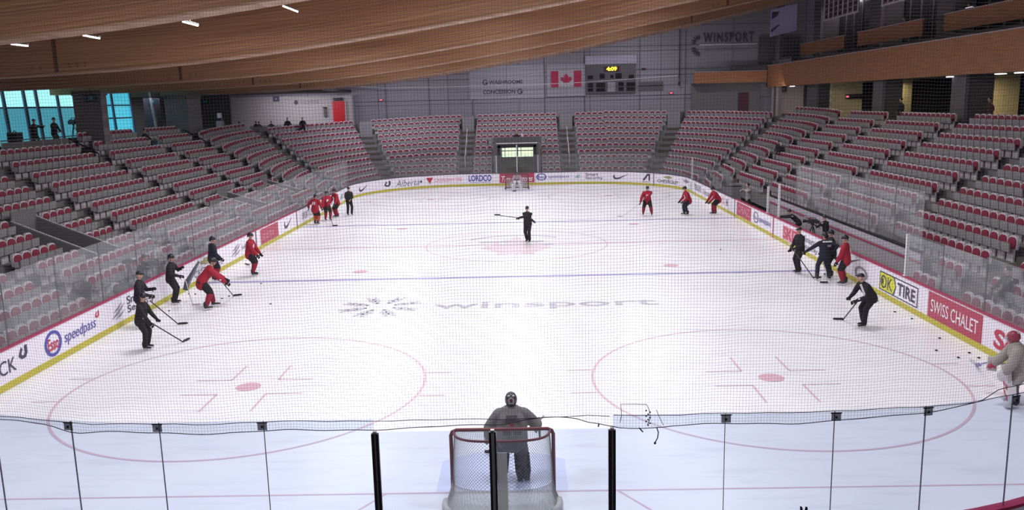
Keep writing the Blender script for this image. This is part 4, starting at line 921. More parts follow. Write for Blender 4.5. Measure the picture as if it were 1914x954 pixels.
# ------------------------------------------------------------------ roof: curved glulam beams, deck, lamps
XS = [-33+1.5*i for i in range(43)]
def curved_beam(y0, y1, depth, label, splice=True):
    o = empty('roof_beam', (0, (y0+y1)/2, 0), 0, kind='structure'); o.name = 'ceiling_beam'
    mb = MB(); uv = []; vs = []
    u = 0
    for i, x in enumerate(XS):
        z = beam_z(x)
        if i: u += math.hypot(x-XS[i-1], z-beam_z(XS[i-1]))
        for yy, zz, vv in ((-(y1-y0)/2, z, 0.0), ((y1-y0)/2, z, 1.7), ((y1-y0)/2, z+depth, depth+2), (-(y1-y0)/2, z+depth, depth)):
            vs.append((x, yy, zz)); uv.append((u+y0*3.1, vv+y0*0.37))
    fs = []
    for i in range(len(XS)-1):
        k = 4*i
        for j in range(4): fs.append((k+j, k+4+j, k+4+(j+1) % 4, k+(j+1) % 4))
    mb.add(vs, fs); mb.uv = uv; mb.build('timber_body', BEAM, o)
    # bottom lamella standing proud of the face
    lb = MB(); vs = []; uv2 = []
    for i, x in enumerate(XS):
        z = beam_z(x)
        for yy, zz in ((-(y1-y0)/2-0.03, z-0.03), ((y1-y0)/2+0.03, z-0.03), ((y1-y0)/2+0.03, z+0.03), (-(y1-y0)/2-0.03, z+0.03)): vs.append((x, yy, zz)); uv2.append((x, zz))
    lb.add(vs, fs); lb.uv = uv2; lb.build('bottom_lamella', lam_wood_low, o)
    if splice:
        for x in (-17.0, 13.5):
            z = beam_z(x); s = MB().box((x, -(y1-y0)/2-0.012, z+depth*0.5+0.06), (0.13, 0.02, depth))
            s.build('splice_joint', M('splice_dark', (0.10, 0.045, 0.03), 0.7), o)
            q = MB()
            for dx in (-0.9, -0.6, 0.5, 0.8, 1.1):
                for dz in (0.22, 0.32): q.box((x+dx, -(y1-y0)/2-0.014, beam_z(x+dx)+dz), (0.09, 0.02, 0.03))
            q.build('dowels', MATS['splice_dark'], o)
    return o
lam_wood_low = lam_wood('lamella_timber', (0.30, 0.17, 0.11), (0.38, 0.23, 0.155), (0.47, 0.30, 0.21), sx=0.3, sy=20, lines=10)
for y in (-5.5, 6.0, 17.5, 29.0, 40.5): curved_beam(y, y+0.75, 2.7, '')
curved_beam(52.0, 56.6, 2.7, '')
vs, uv = [], []
for x in XS:
    z = beam_z(x)+2.65
    vs += [(x, -8, z), (x, 70, z), (x, 70, z+0.2), (x, -8, z+0.2)]; uv += [(0, x), (78, x), (78, x), (0, x)]
fs = []
for i in range(len(XS)-1):
    k = 4*i
    for j in range(4): fs.append((k+j, k+4+j, k+4+(j+1) % 4, k+(j+1) % 4))
mb = MB().add(vs, fs); mb.uv = uv; mb.build('ceiling', BEAM, kind='structure')
# dark gap panel over the far left room
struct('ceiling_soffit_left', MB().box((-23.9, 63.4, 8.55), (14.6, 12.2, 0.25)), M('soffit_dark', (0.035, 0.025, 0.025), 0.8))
for x, y, z, a, lab in ((-14.2, 10.6, 9.05, 8, 'leftmost lit ceiling strip lamp under the first visible beam'), (-12.0, 10.5, 9.22, 12, 'second lit ceiling strip lamp from the left'), (-9.5, 11.6, 9.63, 16, 'third lit ceiling strip lamp from the left'), (-6.35, 11.3, 9.95, 22, 'rightmost and largest lit ceiling strip lamp')):
    e = empty('strip_lamp', (x, y, z), 0, lab, 'ceiling lamp', 'lit ceiling strip lamps'); m = Matrix.Rotation(R_(a), 3, 'Y')
    MB().box((0, 0, 0), (0.46, 0.10, 0.05), m=m).build('lit_tube', LEDW, e); MB().box((0, 0, 0.05), (0.50, 0.14, 0.04), m=m).build('housing', ALU, e)
    MB().box((0, 0, 1.2), (0.02, 0.02, 2.4)).build('hanger', ALU, e)

# ------------------------------------------------------------------ team bench on the right
e = empty('team_bench', (14.6, 24.5, 0), 0, 'long pale team bench back wall with red stripe behind the right boards', 'team bench')
MB().box((0.06, 0, 0.62), (0.10, 18.6, 1.3)).build('back_wall', M('bench_mauve', (0.34, 0.31, 0.34), 0.5), e)
MB().box((0.0, 0, 1.05), (0.04, 18.6, 0.05)).build('red_stripe', REDCAP, e)
MB().box((0.0, 0, 1.26), (0.03, 18.6, 0.26)).build('advert_strip', M('strip_lilac', (0.46, 0.42, 0.50), 0.5), e)
MB().box((0.03, 0, 1.44), (0.14, 18.6, 0.07)).build('dark_rail', BLACKM, e)
MB().box((-0.35, 0, 0.45), (0.35, 16.0, 0.06)).build('seat_board', GREYW, e)
st = MB()
for i in range(9): st.box((-0.35, -7.6+1.9*i, 0.21), (0.3, 0.06, 0.42))
st.build('seat_supports', GREYD, e)
struct('floor_bench', MB().box((13.85, 28.9, 0.0), (1.48, 31, 0.06)), CONC)
for i in range(6):
    y0 = 15.3+2.35*i; o = MB().box((0, 0, 0), (0.014, 2.31, 2.1)).build('shielding_glass', GL_SIDE, loc=(14.68, y0+1.17, 2.55))
    tag(o, 'clear tall pane of the glass wall behind the team bench', 'rink glass', 'glass wall behind the team bench')
    MB().box((0, 1.17, 0), (0.03, 0.03, 2.1)).build('seam', ALU, o)
e = empty('bench_gate', (14.1, 40.5, 0.0), 0, 'low grey divider wall at the far end of the benches', 'divider'); MB().box((0, 0, 0.65), (1.1, 0.1, 1.3)).build('panel', M('divider_grey', (0.20, 0.19, 0.20), 0.6), e); MB().box((0, 0, 1.32), (1.14, 0.14, 0.05)).build('cap', BLACKM, e)

# ------------------------------------------------------------------ protective netting above the near glass
def npos(s, z):
    w = 0.035*math.sin(s*1.7+z*0.9)+0.02*math.sin(s*4.1-z*2.3)
    return rink(s, 0.085+0.5*w)[0]+Vector((0, 0, z+0.010*math.sin(s*3.1+z*1.3)+0.006*math.sin(s*7.7+z*3)))
NROPE = [(-8.6, 3.0), (-7.24, 2.92), (-6.79, 2.80), (-6.0, 2.71), (-5.14, 2.68), (-4.27, 2.64), (-3.24, 2.65), (-2.45, 2.65), (-2.3, 2.62), (-2.14, 2.62), (-2.01, 2.60), (-1.83, 2.63), (-1.73, 2.61), (-1.67, 2.64), (-1.42, 2.67), (-1.06, 2.77),
         (-0.84, 2.79), (-0.62, 2.77), (-0.1, 2.70), (0.41, 2.69), (1.6, 2.65), (2.64, 2.65), (3.6, 2.64), (4.2, 2.64), (4.72, 2.65), (5.4, 2.67), (5.87, 2.63), (6.36, 2.72), (6.82, 2.73), (8.9, 2.76)]
def nbot(u):
    for (a, z0), (b, z1) in zip(NROPE, NROPE[1:]):
        if u <= b: q = max(0, (u-a)/(b-a)); q = q*q*(3-2*q); return z0+(z1-z0)*q
    return NROPE[-1][1]
S0 = 146.57; ZT = 9.2; CELL = 0.0425; TR = 0.0014
net = MB()
def strand(pts, r, mb):
    k = len(pts); vs = []
    for i, p in enumerate(pts):
        t = (pts[min(i+1, k-1)]-pts[max(i-1, 0)]).normalized(); out = Vector((0, -1, 0)); a = t.cross(out).normalized(); b = a.cross(t)
        for q in (90, 210, 330): vs.append(p+a*(r*math.cos(R_(q)))+b*(r*math.sin(R_(q))))
    mb.add(vs, [(3*i+j, 3*i+(j+1) % 3, 3*i+3+(j+1) % 3, 3*i+3+j) for i in range(k-1) for j in range(3)])
nv = int(17.4/CELL)
for i in range(nv+1):
    u = -8.6+17.4*i/nv; zb = nbot(u)
    zs = [zb+(ZT-zb)*(j/16)**1.15 for j in range(17)]
    strand([npos(S0+u, z) for z in zs], TR, net)
z = 2.56
while z < ZT:
    run = []
    for j in range(101):
        u = -8.6+17.4*j/100
        if z >= nbot(u): run.append(npos(S0+u, z))
        else:
            if len(run) > 1: strand(run, TR, net)
            run = []
    if len(run) > 1: strand(run, TR, net)
    z += CELL
no = net.build('protective_netting', TWINE)
tag(no, 'fine dark protective netting hanging above the near end glass', 'netting')
def ropeobj(pts, r, name): return MB().tube(pts, r, 5).build(name, ROPE, no)
ropeobj([npos(S0+u, nbot(u)) for u in [-8.6+0.145*i for i in range(120)]], 0.0062, 'bottom_rope')
ropeobj([npos(S0-8.6+0.3*i, 2.80) for i in range(24)], 0.0055, 'upper_border')
ropeobj([npos(S0-1.65+0.3*i, 2.78) for i in range(35)], 0.0045, 'upper_border')
ropeobj([npos(S0-8.6+0.6*i, ZT) for i in range(30)], 0.012, 'top_cable')
ropeobj([npos(S0-2.29, 2.62), npos(S0-2.31, 2.56), npos(S0-2.30, 2.48), npos(S0-2.27, 2.42)], 0.008, 'rope_end')
MB().ell(npos(S0-2.265, 2.405), (0.018, 0.018, 0.018)).build('rope_knot', ROPE, no)
ropeobj([npos(S0-1.79, 2.70), npos(S0-1.81, 2.80), npos(S0-1.80, 2.96), npos(S0-1.98, 2.965), npos(S0-2.15, 2.955), npos(S0-2.19, 2.86), npos(S0-2.20, 2.76), npos(S0-2.16, 2.66)], 0.0048, 'mending_cord')
ropeobj([npos(S0-2.28, 2.88), npos(S0-2.33, 2.76), npos(S0-2.38, 2.66)], 0.004, 'mending_cord')
ropeobj([npos(S0-2.05, 2.62), npos(S0-2.10, 2.56)], 0.010, 'rope_stub'); ropeobj([npos(S0-1.50, 2.66), npos(S0-1.49, 2.62)], 0.010, 'rope_stub')
for i in range(9):
    kn = MB().ell(npos(S0-2.17-0.03*math.sin(i*2.1), 2.66+0.026*i), (0.014, 0.012, 0.012), nu=6, nv=4); kn.build('knot', ROPE, no)
CLIPM = glass_mat('clip_mesh', (0.55, 0.55, 0.57), 0.0, 0.40, (0.16, 0.16, 0.18))
for s in (NS[1], NS[2], NS[3], NS[4], NS[8], NS[9], NS[10], NS[11]):
    p, nrm = rink(s, 0.115); t = Vector((-nrm.y, nrm.x, 0)); m = Matrix((t, nrm, Vector((0, 0, 1)))).transposed()
    MB().box((p.x, p.y, 2.735), (0.13, 0.006, 0.115), m=m).build('clip_patch', CLIPM, no)
    MB().box((p.x, p.y, 2.79), (0.15, 0.012, 0.016), m=m).build('clip_bar', BLACKM, no); MB().ell((p.x+nrm.x*0.01, p.y+nrm.y*0.01, 2.73), (0.016, 0.016, 0.02)).build('clip_bolt', BLACKM, no)

# ------------------------------------------------------------------ goals
def goal(loc, rz, label, fine=True):
    e = empty('hockey_goal', loc, rz, label, 'hockey goal')
    # local: mouth at y=0 facing +y, depth towards -y
    H, HWD = 1.22, 0.93
    fr = MB()
    top = [(-HWD, 0, 0), (-HWD, 0, 0.6), (-HWD, 0, H-0.10), (-HWD+0.03, 0, H-0.03), (-HWD+0.10, 0, H), (0, 0, H), (HWD-0.10, 0, H), (HWD-0.03, 0, H-0.03), (HWD, 0, H-0.10), (HWD, 0, 0.6), (HWD, 0, 0)]
    fr.tube(top, 0.035, 8); fr.build('posts_and_crossbar', GOALRED, e, smooth=True)
    def arc(t, hw, d, fl=1.0):      # t in 0..1 from left front to right front round the back
        a = math.pi*(1-t); return (hw*math.copysign(abs(math.cos(a))**0.62, math.cos(a)), -d*math.sin(a)**0.75*1.0)
    tb = [(*arc(i/24, HWD-0.06, 0.50), H-0.02) for i in range(25)]
    MB().tube(tb, 0.024, 6).build('top_back_bar', GOALRED, e, smooth=True)
    bb = [(*arc(i/28, HWD+0.34*math.sin(math.pi*min(1, i/28*1.0))*1.0, 1.12), 0.03) for i in range(29)]
    MB().tube(bb, 0.03, 6).build('base_frame', GOALRED, e, smooth=True)
    for q in (bb[3:9], bb[-9:-3]): MB().tube([(x, y, 0.09) for x, y, z in q], 0.06, 8).build('base_padding', PADW, e, smooth=True)
    def surf(u, v):
        fl = max(0.0, (v-0.76)/0.24)**1.1; hw = (HWD-0.06)+0.06*v+0.34*math.sin(math.pi*u)*fl; d = 0.50+0.14*v+0.48*fl
        x, y = arc(u, hw, d); sag = 0.04*math.sin(math.pi*v)*math.sin(math.pi*u)
        return Vector((x, y+sag, (H-0.02)*(1-v)+0.05*v))
    cm = MB(); N = 46 if fine else 22; rr = 0.0034 if fine else 0.006
    L = 0.42
    for i in range(-int(N*L), N+1):
        for sgn in (1, -1):
            pts = []
            for j in range(25):
                v = j/24; u = i/N+L*v
                if sgn < 0: u = 1-u
                if 0 <= u <= 1: pts.append(surf(u, v))
            if len(pts) > 1: strand(pts, rr, cm)
    cm.build('back_net', CORD, e)
    tm_ = MB(); n = 44 if fine else 16
    for i in range(1, n):
        x = -HWD+0.06+(2*HWD-0.12)*i/n; t = 1-math.acos(max(-1, min(1, math.copysign(abs(x/(HWD-0.06))**(1/0.62), x))))/math.pi
        y = arc(t, HWD-0.06, 0.50)[1]; strand([Vector((x, 0, H)), Vector((x, y*0.5, H-0.03)), Vector((x, y, H-0.02))], rr, tm_)
    for j in range(1, 10 if fine else 4):
        k = j/(10 if fine else 4); q = [Vector((p[0]*(1-0.02*k), p[1]*k, H-0.02)) for p in tb]; strand(q, rr, tm_)
    tm_.build('top_net', CORD, e)
    MB().box((0, -0.72, 0.30), (1.5, 0.02, 0.42)).build('inner_skirt', PADW, e) if not fine else None
    sk = MB(); pr = [surf(i/20, 0.765) for i in range(21)]; pr2 = [surf(i/20, 1.0) for i in range(21)]
    for i in range(20): a, b, c, d = pr[i], pr[i+1], pr2[i+1], pr2[i]; sk.add([a, b, c, d], [(0, 1, 2, 3)])
    if fine: sk.build('lower_skirt', glass_mat('skirt_mesh', (0.9, 0.9, 0.9), 0.0, 0.45, (0.52, 0.50, 0.46)), e)
    return e
goal((0.03, 0.0, 0), 0, 'near hockey goal with red pipes and pale netting, seen from behind')
goal((-0.22, 54.4, 0), math.pi, 'far hockey goal in front of the far red advertising panel', False)

# ------------------------------------------------------------------ pucks
for i, (x, y, lab) in enumerate([(12.55, 12.4, 'farthest puck lying along the right boards under the tyre badge'), (12.7, 11.5, 'puck beside the right yellow kick plate, below the start of the restaurant panel'), (12.6, 13.9, 'puck behind the bending coach by the right boards'),
        (11.84, 8.13, 'single puck left of the right kick plate below the restaurant panel'), (12.5, 9.3, 'brownish puck close to the right kick plate below the restaurant lettering'), (12.1, 7.45, 'puck in the cluster left of the goalkeeper blade tip'), (12.3, 7.15, 'puck touching the goalkeeper stick blade'),
        (12.62, 7.4, 'puck above the goalkeeper stick shaft'), (12.4, 6.55, 'puck below the goalkeeper stick shaft'), (12.6, 7.85, 'upper puck of the cluster at the goalkeeper stick'), (-12.68, 17.17, 'left one of two pucks by the left boards beyond the coaches'), (-12.4, 17.1, 'right one of two pucks by the left boards beyond the coaches'),
        (-12.3, 14.44, 'puck in front of the skates of the coach with the dark folder'), (-11.04, 16.23, 'puck just left of the bending red skater stick'), (-10.9, 16.6, 'puck just under the bending red skater stick blade'), (-10.36, 18.81, 'puck on the left end of the near blue line'),
        (-8.88, 15.21, 'lone puck on open ice left of the ice emblem'), (9.65, 24.49, 'lone puck on open ice right of the centre circle')]):
    MB().tube([(0, 0, 0.0), (0, 0, 0.005), (0, 0, 0.021), (0, 0, 0.0255)], [0.034, 0.038, 0.038, 0.034], 16).build('puck', RUBBER, label=lab, cat='puck', group='pucks lying on the ice', loc=(x, y, 0.002))

# ------------------------------------------------------------------ people
def ik(a, b, l1, l2, pole):
    d = b-a; L = min(d.length, (l1+l2)*0.995); d.normalize(); q = (l1*l1-l2*l2+L*L)/(2*L); h = math.sqrt(max(0, l1*l1-q*q))
    p = pole-d*pole.dot(d)
    if p.length < 1e-4: p = Vector((0, 1, 0))
    return a+d*q+p.normalized()*h, a+d*L
def remeshed(mb, name, mat, parent, vox, label=None, smooth_it=2):
    o = mb.build(name, mat, parent, True, label=label)
    m = o.modifiers.new('join', 'REMESH'); m.mode = 'VOXEL'; m.voxel_size = vox; m.use_smooth_shade = True
    if smooth_it: s = o.modifiers.new('smooth', 'SMOOTH'); s.iterations = smooth_it; s.factor = 0.5
    return o
X, Y, Z = Vector((1, 0, 0)), Vector((0, 1, 0)), Vector((0, 0, 1))
def hand_geo(mb, wrist, d, up, side, g=1.0):
    """palm, four unequal bent fingers and a thumb"""
    d = d.normalized(); s = side-d*side.dot(d); s.normalize(); n = d.cross(s)
    mb.loft([wrist, wrist+d*0.045*g, wrist+d*0.085*g], [(0.028*g, 0.018*g), (0.040*g, 0.017*g), (0.038*g, 0.015*g)], s, 10)
    for i, (o, L) in enumerate(((-0.029, 0.062), (-0.010, 0.072), (0.010, 0.068), (0.028, 0.053))):
        a = wrist+d*0.088*g+s*o*g; b = a+(d*0.75+n*up*0.45).normalized()*L*0.5*g; c = b+(d*0.15+n*up).normalized()*L*0.45*g
        mb.tube([a-d*0.02*g, a, b, c], [0.0095*g, 0.0095*g, 0.009*g, 0.0075*g], 6)
    a = wrist+d*0.03*g-s*0.030*g; b = a+(d*0.6-s*0.8).normalized()*0.035*g; c = b+(d*0.8+n*up*0.5).normalized()*0.03*g
    mb.tube([a, b, c], [0.012*g, 0.011*g, 0.009*g], 6)
HT = {}
def person(name, label, loc, face, kit, lean=8, drop=0.04, feet=((-0.14, 0.0), (0.14, 0.0)), hands=((-0.26, 0.12, 0.88), (0.26, 0.12, 0.88)), sc=1.0, look=(0, 0), twist=0,
           top=None, head='helmet', bottom=None, sit=False, gloves=None, tone=None, vox=0.014, foot_yaw=0, headtilt=None, fz=None, holds=None):
    """figure facing local +y; kit: player, coach, goalie, guest"""
    rz = R_(face-90); root = empty(name, loc, rz, label, 'person'); drop *= 0.75; sc *= 1.05 if kit in ('player', 'coach') else 1.0; root.scale = (sc, sc, sc)
    sk = 0.085 if kit in ('player', 'coach', 'goalie') else 0.03
    top = top or CBLK; bottom = bottom or CBLK
    ln = R_(lean); pz = 0.93+sk-0.03-drop; py = -0.42*math.sin(ln)
    if sit: pz = 0.50; py = -0.10
    Pv = Vector((0, py, pz)); dirv = Vector((0, math.sin(ln), math.cos(ln)))
    Cv = Pv+dirv*0.50; tw = R_(twist); sx = Vector((math.cos(tw), math.sin(tw), 0))
    hd = (dirv*0.55+Z*0.45+Y*(0.0 if headtilt is None else headtilt)).normalized(); N0 = Cv+dirv*0.02; Hc = N0+hd*0.20+Vector((0, 0.015, 0))
    wide = {'player': 1.16, 'goalie': 1.32, 'coach': 1.03, 'guest': 1.0}[kit]
    sh = [Cv-sx*0.185*wide-dirv*0.03, Cv+sx*0.185*wide-dirv*0.03]
    hips = [Pv-X*0.095, Pv+X*0.095]
    ft = [Vector((f[0], f[1], sk+0.075+(fz[i] if fz else 0))) for i, f in enumerate(feet)]
    if sit: ft = [Vector((-0.14, 0.36, 0.10)), Vector((0.14, 0.36, 0.10))]
    knees, anks = [], []
    for i in (0, 1):
        k, a = ik(hips[i], ft[i], 0.425, 0.415, Y*1.0+X*(0.12 if i else -0.12)+Z*0.25); knees.append(k); anks.append(a)
    elb, wri = [], []
    for i in (0, 1):
        k, a = ik(sh[i], Vector(hands[i]), 0.31, 0.27, X*(0.8 if i else -0.8)-Y*0.7-Z*0.35); elb.append(k); wri.append(a)
    # one continuous body
    b = MB()
    b.loft([Pv-Z*0.04, Pv+dirv*0.08, Pv+dirv*0.20, Pv+dirv*0.36, Cv-dirv*0.03], [(0.155, 0.11), (0.15, 0.105), (0.135, 0.095), (0.165, 0.115), (0.15, 0.09)], sx, 14)
    b.loft([N0-hd*0.05, N0+hd*0.05, N0+hd*0.11], [0.062, 0.054, 0.052], X, 10)
    for i in (0, 1):
        b.loft([hips[i], hips[i].lerp(knees[i], .5), knees[i], knees[i].lerp(anks[i], .35), anks[i]], [0.088, 0.075, 0.055, 0.056, 0.038], X, 10)
        q = anks[i]; b.loft([q+Vector((0, -0.03, -0.04)), q+Vector((0, 0.06, -0.055)), q+Vector((0, 0.15, -0.065))], [(0.035, 0.03), (0.042, 0.028), (0.036, 0.018)], X, 8)
        b.loft([sh[i], sh[i].lerp(elb[i], .5), elb[i], elb[i].lerp(wri[i], .4), wri[i]], [0.062, 0.050, 0.040, 0.038, 0.027], X, 10)
        hand_geo(b, wri[i], (wri[i]-elb[i]), 1.0 if i else -1.0, Vector((0, 0.3, 1)))
    ly = R_(look[0]); lx = R_(look[1]); Rm = Matrix.Rotation(ly, 3, 'Z') @ Matrix.Rotation(-lx, 3, 'X')
    b.ell(Hc+Rm @ Vector((0, -0.005, 0.03)), (0.074, 0.094, 0.098), Rm, 14, 10)
    b.ell(Hc+Rm @ Vector((0, 0.018, -0.045)), (0.052, 0.068, 0.062), Rm, 12, 8)
    b.ell(Hc+Rm @ Vector((0, 0.098, -0.008)), (0.013, 0.020, 0.024), Rm, 8, 6)
    for q in (-1, 1): b.ell(Hc+Rm @ Vector((q*0.076, -0.005, -0.005)), (0.011, 0.018, 0.03), Rm, 8, 6)
    body = remeshed(b, 'body', SKIN, root, 0.0125 if vox > 0.012 else 0.009)
    f = MB()
    for q in (-1, 1): f.ell(Hc+Rm @ Vector((q*0.031, 0.085, 0.012)), (0.012, 0.007, 0.007), Rm, 8, 6)
    f.build('eyes', HELM, root); MB().ell(Hc+Rm @ Vector((0, 0.082, -0.052)), (0.024, 0.008, 0.006), Rm, 8, 6).build('mouth', M('lips', (0.30, 0.10, 0.09), 0.5), root)
    # clothing
    jr = {'player': (0.235, 0.17, 0.20, 0.150), 'goalie': (0.30, 0.23, 0.29, 0.22), 'coach': (0.215, 0.155, 0.20, 0.145), 'guest': (0.19, 0.14, 0.18, 0.13)}[kit]
    ar = {'player': (0.105, 0.085, 0.072), 'goalie': (0.128, 0.118, 0.098), 'coach': (0.088, 0.070, 0.056), 'guest': (0.075, 0.060, 0.048)}[kit]
    j = MB()
    low = -0.10 if kit in ('player',) else (-0.06 if kit != 'goalie' else -0.02)
    j.loft([Pv+Z*low, Pv+dirv*0.05, Pv+dirv*0.22, Pv+dirv*0.40, Cv+dirv*0.0], [(jr[0], jr[1]), (jr[0]*0.98, jr[1]*0.98), (jr[2], jr[3]), (jr[2]*1.05, jr[3]), (jr[2]*0.85, jr[3]*0.72)], sx, 16)
    j.loft([N0-hd*0.05, N0+hd*0.035], [(0.085, 0.08), 0.066], X, 10)
    for i in (0, 1): j.loft([sh[i]-sx*(0.02 if i else -0.02), sh[i].lerp(elb[i], .5), elb[i], elb[i].lerp(wri[i], .9)], [ar[0], ar[0]*0.92, ar[1], ar[2]], X, 12)
    jer = remeshed(j, 'goalie_jersey' if kit == 'goalie' else ('jersey' if kit == 'player' else 'jacket'), top, root, 0.018, smooth_it=3)
    pr = {'player': (0.20, 0.155, 0.130, 0.105), 'goalie': (0.24, 0.19, 0.15, 0.12), 'coach': (0.175, 0.14, 0.110, 0.092), 'guest': (0.16, 0.125, 0.092, 0.072)}[kit]
    p = MB(); p.loft([Pv-Z*0.09, Pv+dirv*0.03, Pv+dirv*0.14], [(pr[0]*0.9, pr[1]*0.9), (pr[0], pr[1]), (pr[0]*.92, pr[1]*.92)], X, 14)
    long = kit in ('coach', 'guest')
    for i in (0, 1):
        pts = [hips[i], hips[i].lerp(knees[i], .5), knees[i]-(knees[i]-hips[i])*0.02]; rr = [pr[2], pr[2]*0.95, pr[3]]
        if long: pts += [knees[i].lerp(anks[i], .5), knees[i].lerp(anks[i], 0.93)]; rr = [pr[2], pr[2]*0.92, pr[3]*0.95, pr[3]*0.86, pr[3]*0.82]
        p.loft(pts, rr, X, 12)
    remeshed(p, 'trousers' if long else 'hockey_pants', bottom, root, 0.018, smooth_it=3)
    if kit in ('player', 'goalie'):
        for i in (0, 1):
            MB().loft([knees[i]+(knees[i]-anks[i])*0.05, knees[i].lerp(anks[i], .15), knees[i].lerp(anks[i], .5), knees[i].lerp(anks[i], .9)], [0.090, 0.100, 0.090, 0.064], X, 12).build('sock', tone or (JREDL if kit == 'player' else GPADD), root, True)
    for i in (0, 1):
        q = anks[i]; s_ = MB()
        fy = Matrix.Rotation(R_(foot_yaw), 3, 'Z')
        def g(v): return q+fy @ Vector(v)
        s_.loft([g((0, -0.035, 0.09)), g((0, -0.035, 0.0)), g((0, -0.02, -0.045))], [(0.052, 0.062), (0.048, 0.060), (0.044, 0.065)], X, 12)
        s_.loft([g((0, -0.05, -0.045)), g((0, 0.07, -0.050)), g((0, 0.175, -0.058))], [(0.042, 0.034), (0.046, 0.032), (0.040, 0.024)], X, 12)
        if kit in ('player', 'coach', 'goalie'):
            bo = remeshed(s_, 'skate', SKATE, root, 0.014)
            h = q.z-0.085-0.0; st = MB(); st.box(g((0, 0.055, -0.107)), (0.004, 0.30, 0.030), m=fy); st.build('skate_blade', STEEL, bo)
            hb = MB(); hb.box(g((0, -0.04, -0.088)), (0.022, 0.07, 0.03), m=fy).box(g((0, 0.14, -0.088)), (0.022, 0.08, 0.03), m=fy); hb.build('blade_holder', LWHITE, bo)
        else: remeshed(s_, 'shoe', SKATE, root, 0.014)
    gl = gloves if gloves is not None else kit in ('player', 'goalie')
    if gl and kit != 'goalie':
        for i in (0, 1):
            h = MB(); d = (wri[i]-elb[i]).normalized(); h.loft([wri[i]-d*0.10, wri[i], wri[i]+d*0.02], [0.062, 0.048, 0.046], X, 10)
            hand_geo(h, wri[i], d, 1.0 if i else -1.0, Vector((0, 0.3, 1)), 1.45); remeshed(h, 'glove', CBLK, root, 0.012)
    hm = MB()
    if head == 'helmet':
        hm.ell(Hc+Rm @ Vector((0, -0.012, 0.045)), (0.098, 0.122, 0.108), Rm, 16, 10, 0, 0.60)
        hm.box(Hc+Rm @ Vector((0, -0.10, -0.02)), (0.13, 0.03, 0.06), m=Rm)
        hh = hm.build('helmet', HELM, root, True)
        MB().prism([(-0.085, -0.02), (0.085, -0.02), (0.088, 0.055), (-0.088, 0.055)], Hc+Rm @ Vector((0, 0.108, 0.005)), Rm @ X, Rm @ Z, Rm @ (Y*0.004)).build('visor', GL_BAL, hh)
        sp = MB()
        for q in (-1, 1): sp.tube([Hc+Rm @ Vector((q*0.09, 0.0, 0.0)), Hc+Rm @ Vector((q*0.07, 0.02, -0.08)), Hc+Rm @ Vector((0, 0.035, -0.115))], 0.005, 5)
        sp.build('chin_strap', HELM, hh)
    elif head == 'cap':
        hm.ell(Hc+Rm @ Vector((0, -0.008, 0.045)), (0.083, 0.103, 0.092), Rm, 16, 8, 0, 0.52)
        hm.prism([(-0.07, 0), (0.07, 0), (0.055, 0.075), (0, 0.09), (-0.055, 0.075)], Hc+Rm @ Vector((0, 0.08, 0.05)), Rm @ X, Rm @ Y, Rm @ (Z*0.012)); hm.build('cap', HELM, root, True)
    elif head == 'beanie':
        hm.ell(Hc+Rm @ Vector((0, -0.010, 0.035)), (0.086, 0.106, 0.115), Rm, 16, 8, 0, 0.56); hm.build('beanie', HELM, root, True)
    elif head == 'hair':
        hm.ell(Hc+Rm @ Vector((0, -0.020, 0.040)), (0.083, 0.100, 0.100), Rm, 16, 8, 0, 0.60); hm.build('hair', M('hair_dark', (0.02, 0.014, 0.012), 0.8), root, True)
    elif head == 'mask':
        hm.ell(Hc+Rm @ Vector((0, -0.01, 0.02)), (0.115, 0.138, 0.150), Rm, 18, 12, 0, 0.80)
        hh = hm.build('mask', M('mask_shell', (0.05, 0.045, 0.055), 0.3) if 'sand' not in label else M('mask_shell_red', (0.30, 0.04, 0.07), 0.3), root, True)
        w = MB()
        for q in range(-2, 3): w.tube([Hc+Rm @ Vector((q*0.028, 0.132-abs(q)*0.008, 0.06)), Hc+Rm @ Vector((q*0.026, 0.145-abs(q)*0.01, 0.0)), Hc+Rm @ Vector((q*0.02, 0.115, -0.08))], 0.004, 5)
        for q in range(4): w.tube([Hc+Rm @ Vector((-0.085, 0.095, 0.04-q*0.035)), Hc+Rm @ Vector((0, 0.146, 0.04-q*0.035)), Hc+Rm @ Vector((0.085, 0.095, 0.04-q*0.035))], 0.004, 5)
        w.build('cage', STEEL, hh)
        bp_ = MB().prism([(-0.05, -0.06), (0.05, -0.06), (0.06, 0.03), (0, 0.08), (-0.06, 0.03)], Hc+Rm @ Vector((0, -0.142, 0.03)), Rm @ X, Rm @ Z, Rm @ (Y*-0.008)); bp_.build('back_plate', M('mask_white', (0.42, 0.40, 0.42), 0.4), hh)
        MB().prism([(-0.025, -0.035), (0.025, -0.035), (0.03, 0.02), (0, 0.045), (-0.03, 0.02)], Hc+Rm @ Vector((0, -0.151, 0.03)), Rm @ X, Rm @ Z, Rm @ (Y*-0.004)).build('plate_mark', M('mask_red', (0.14, 0.02, 0.03), 0.4), hh)
        for q in (-1, 1): MB().ell(Hc+Rm @ Vector((q*0.045, -0.115, 0.115)), (0.028, 0.03, 0.022), Rm).build('shell_highlight', MATS['mask_white'], hh)
    bpy.context.view_layer.update()
    Mx = Matrix.Translation(Vector(loc)) @ Matrix.Rotation(rz, 4, 'Z') @ Matrix.Scale(sc, 4)
    info = dict(root=root, M=Mx, wri=wri, elb=elb, sh=sh, knees=knees, anks=anks, Cv=Cv, Pv=Pv, Hc=Hc, dirv=dirv, sx=sx)
    return info
def wpt(info, v): return info['M'] @ Vector(v)
def hand_pt(info, i):
    d = (info['wri'][i]-info['elb'][i]).normalized(); return wpt(info, info['wri'][i]+d*0.075)
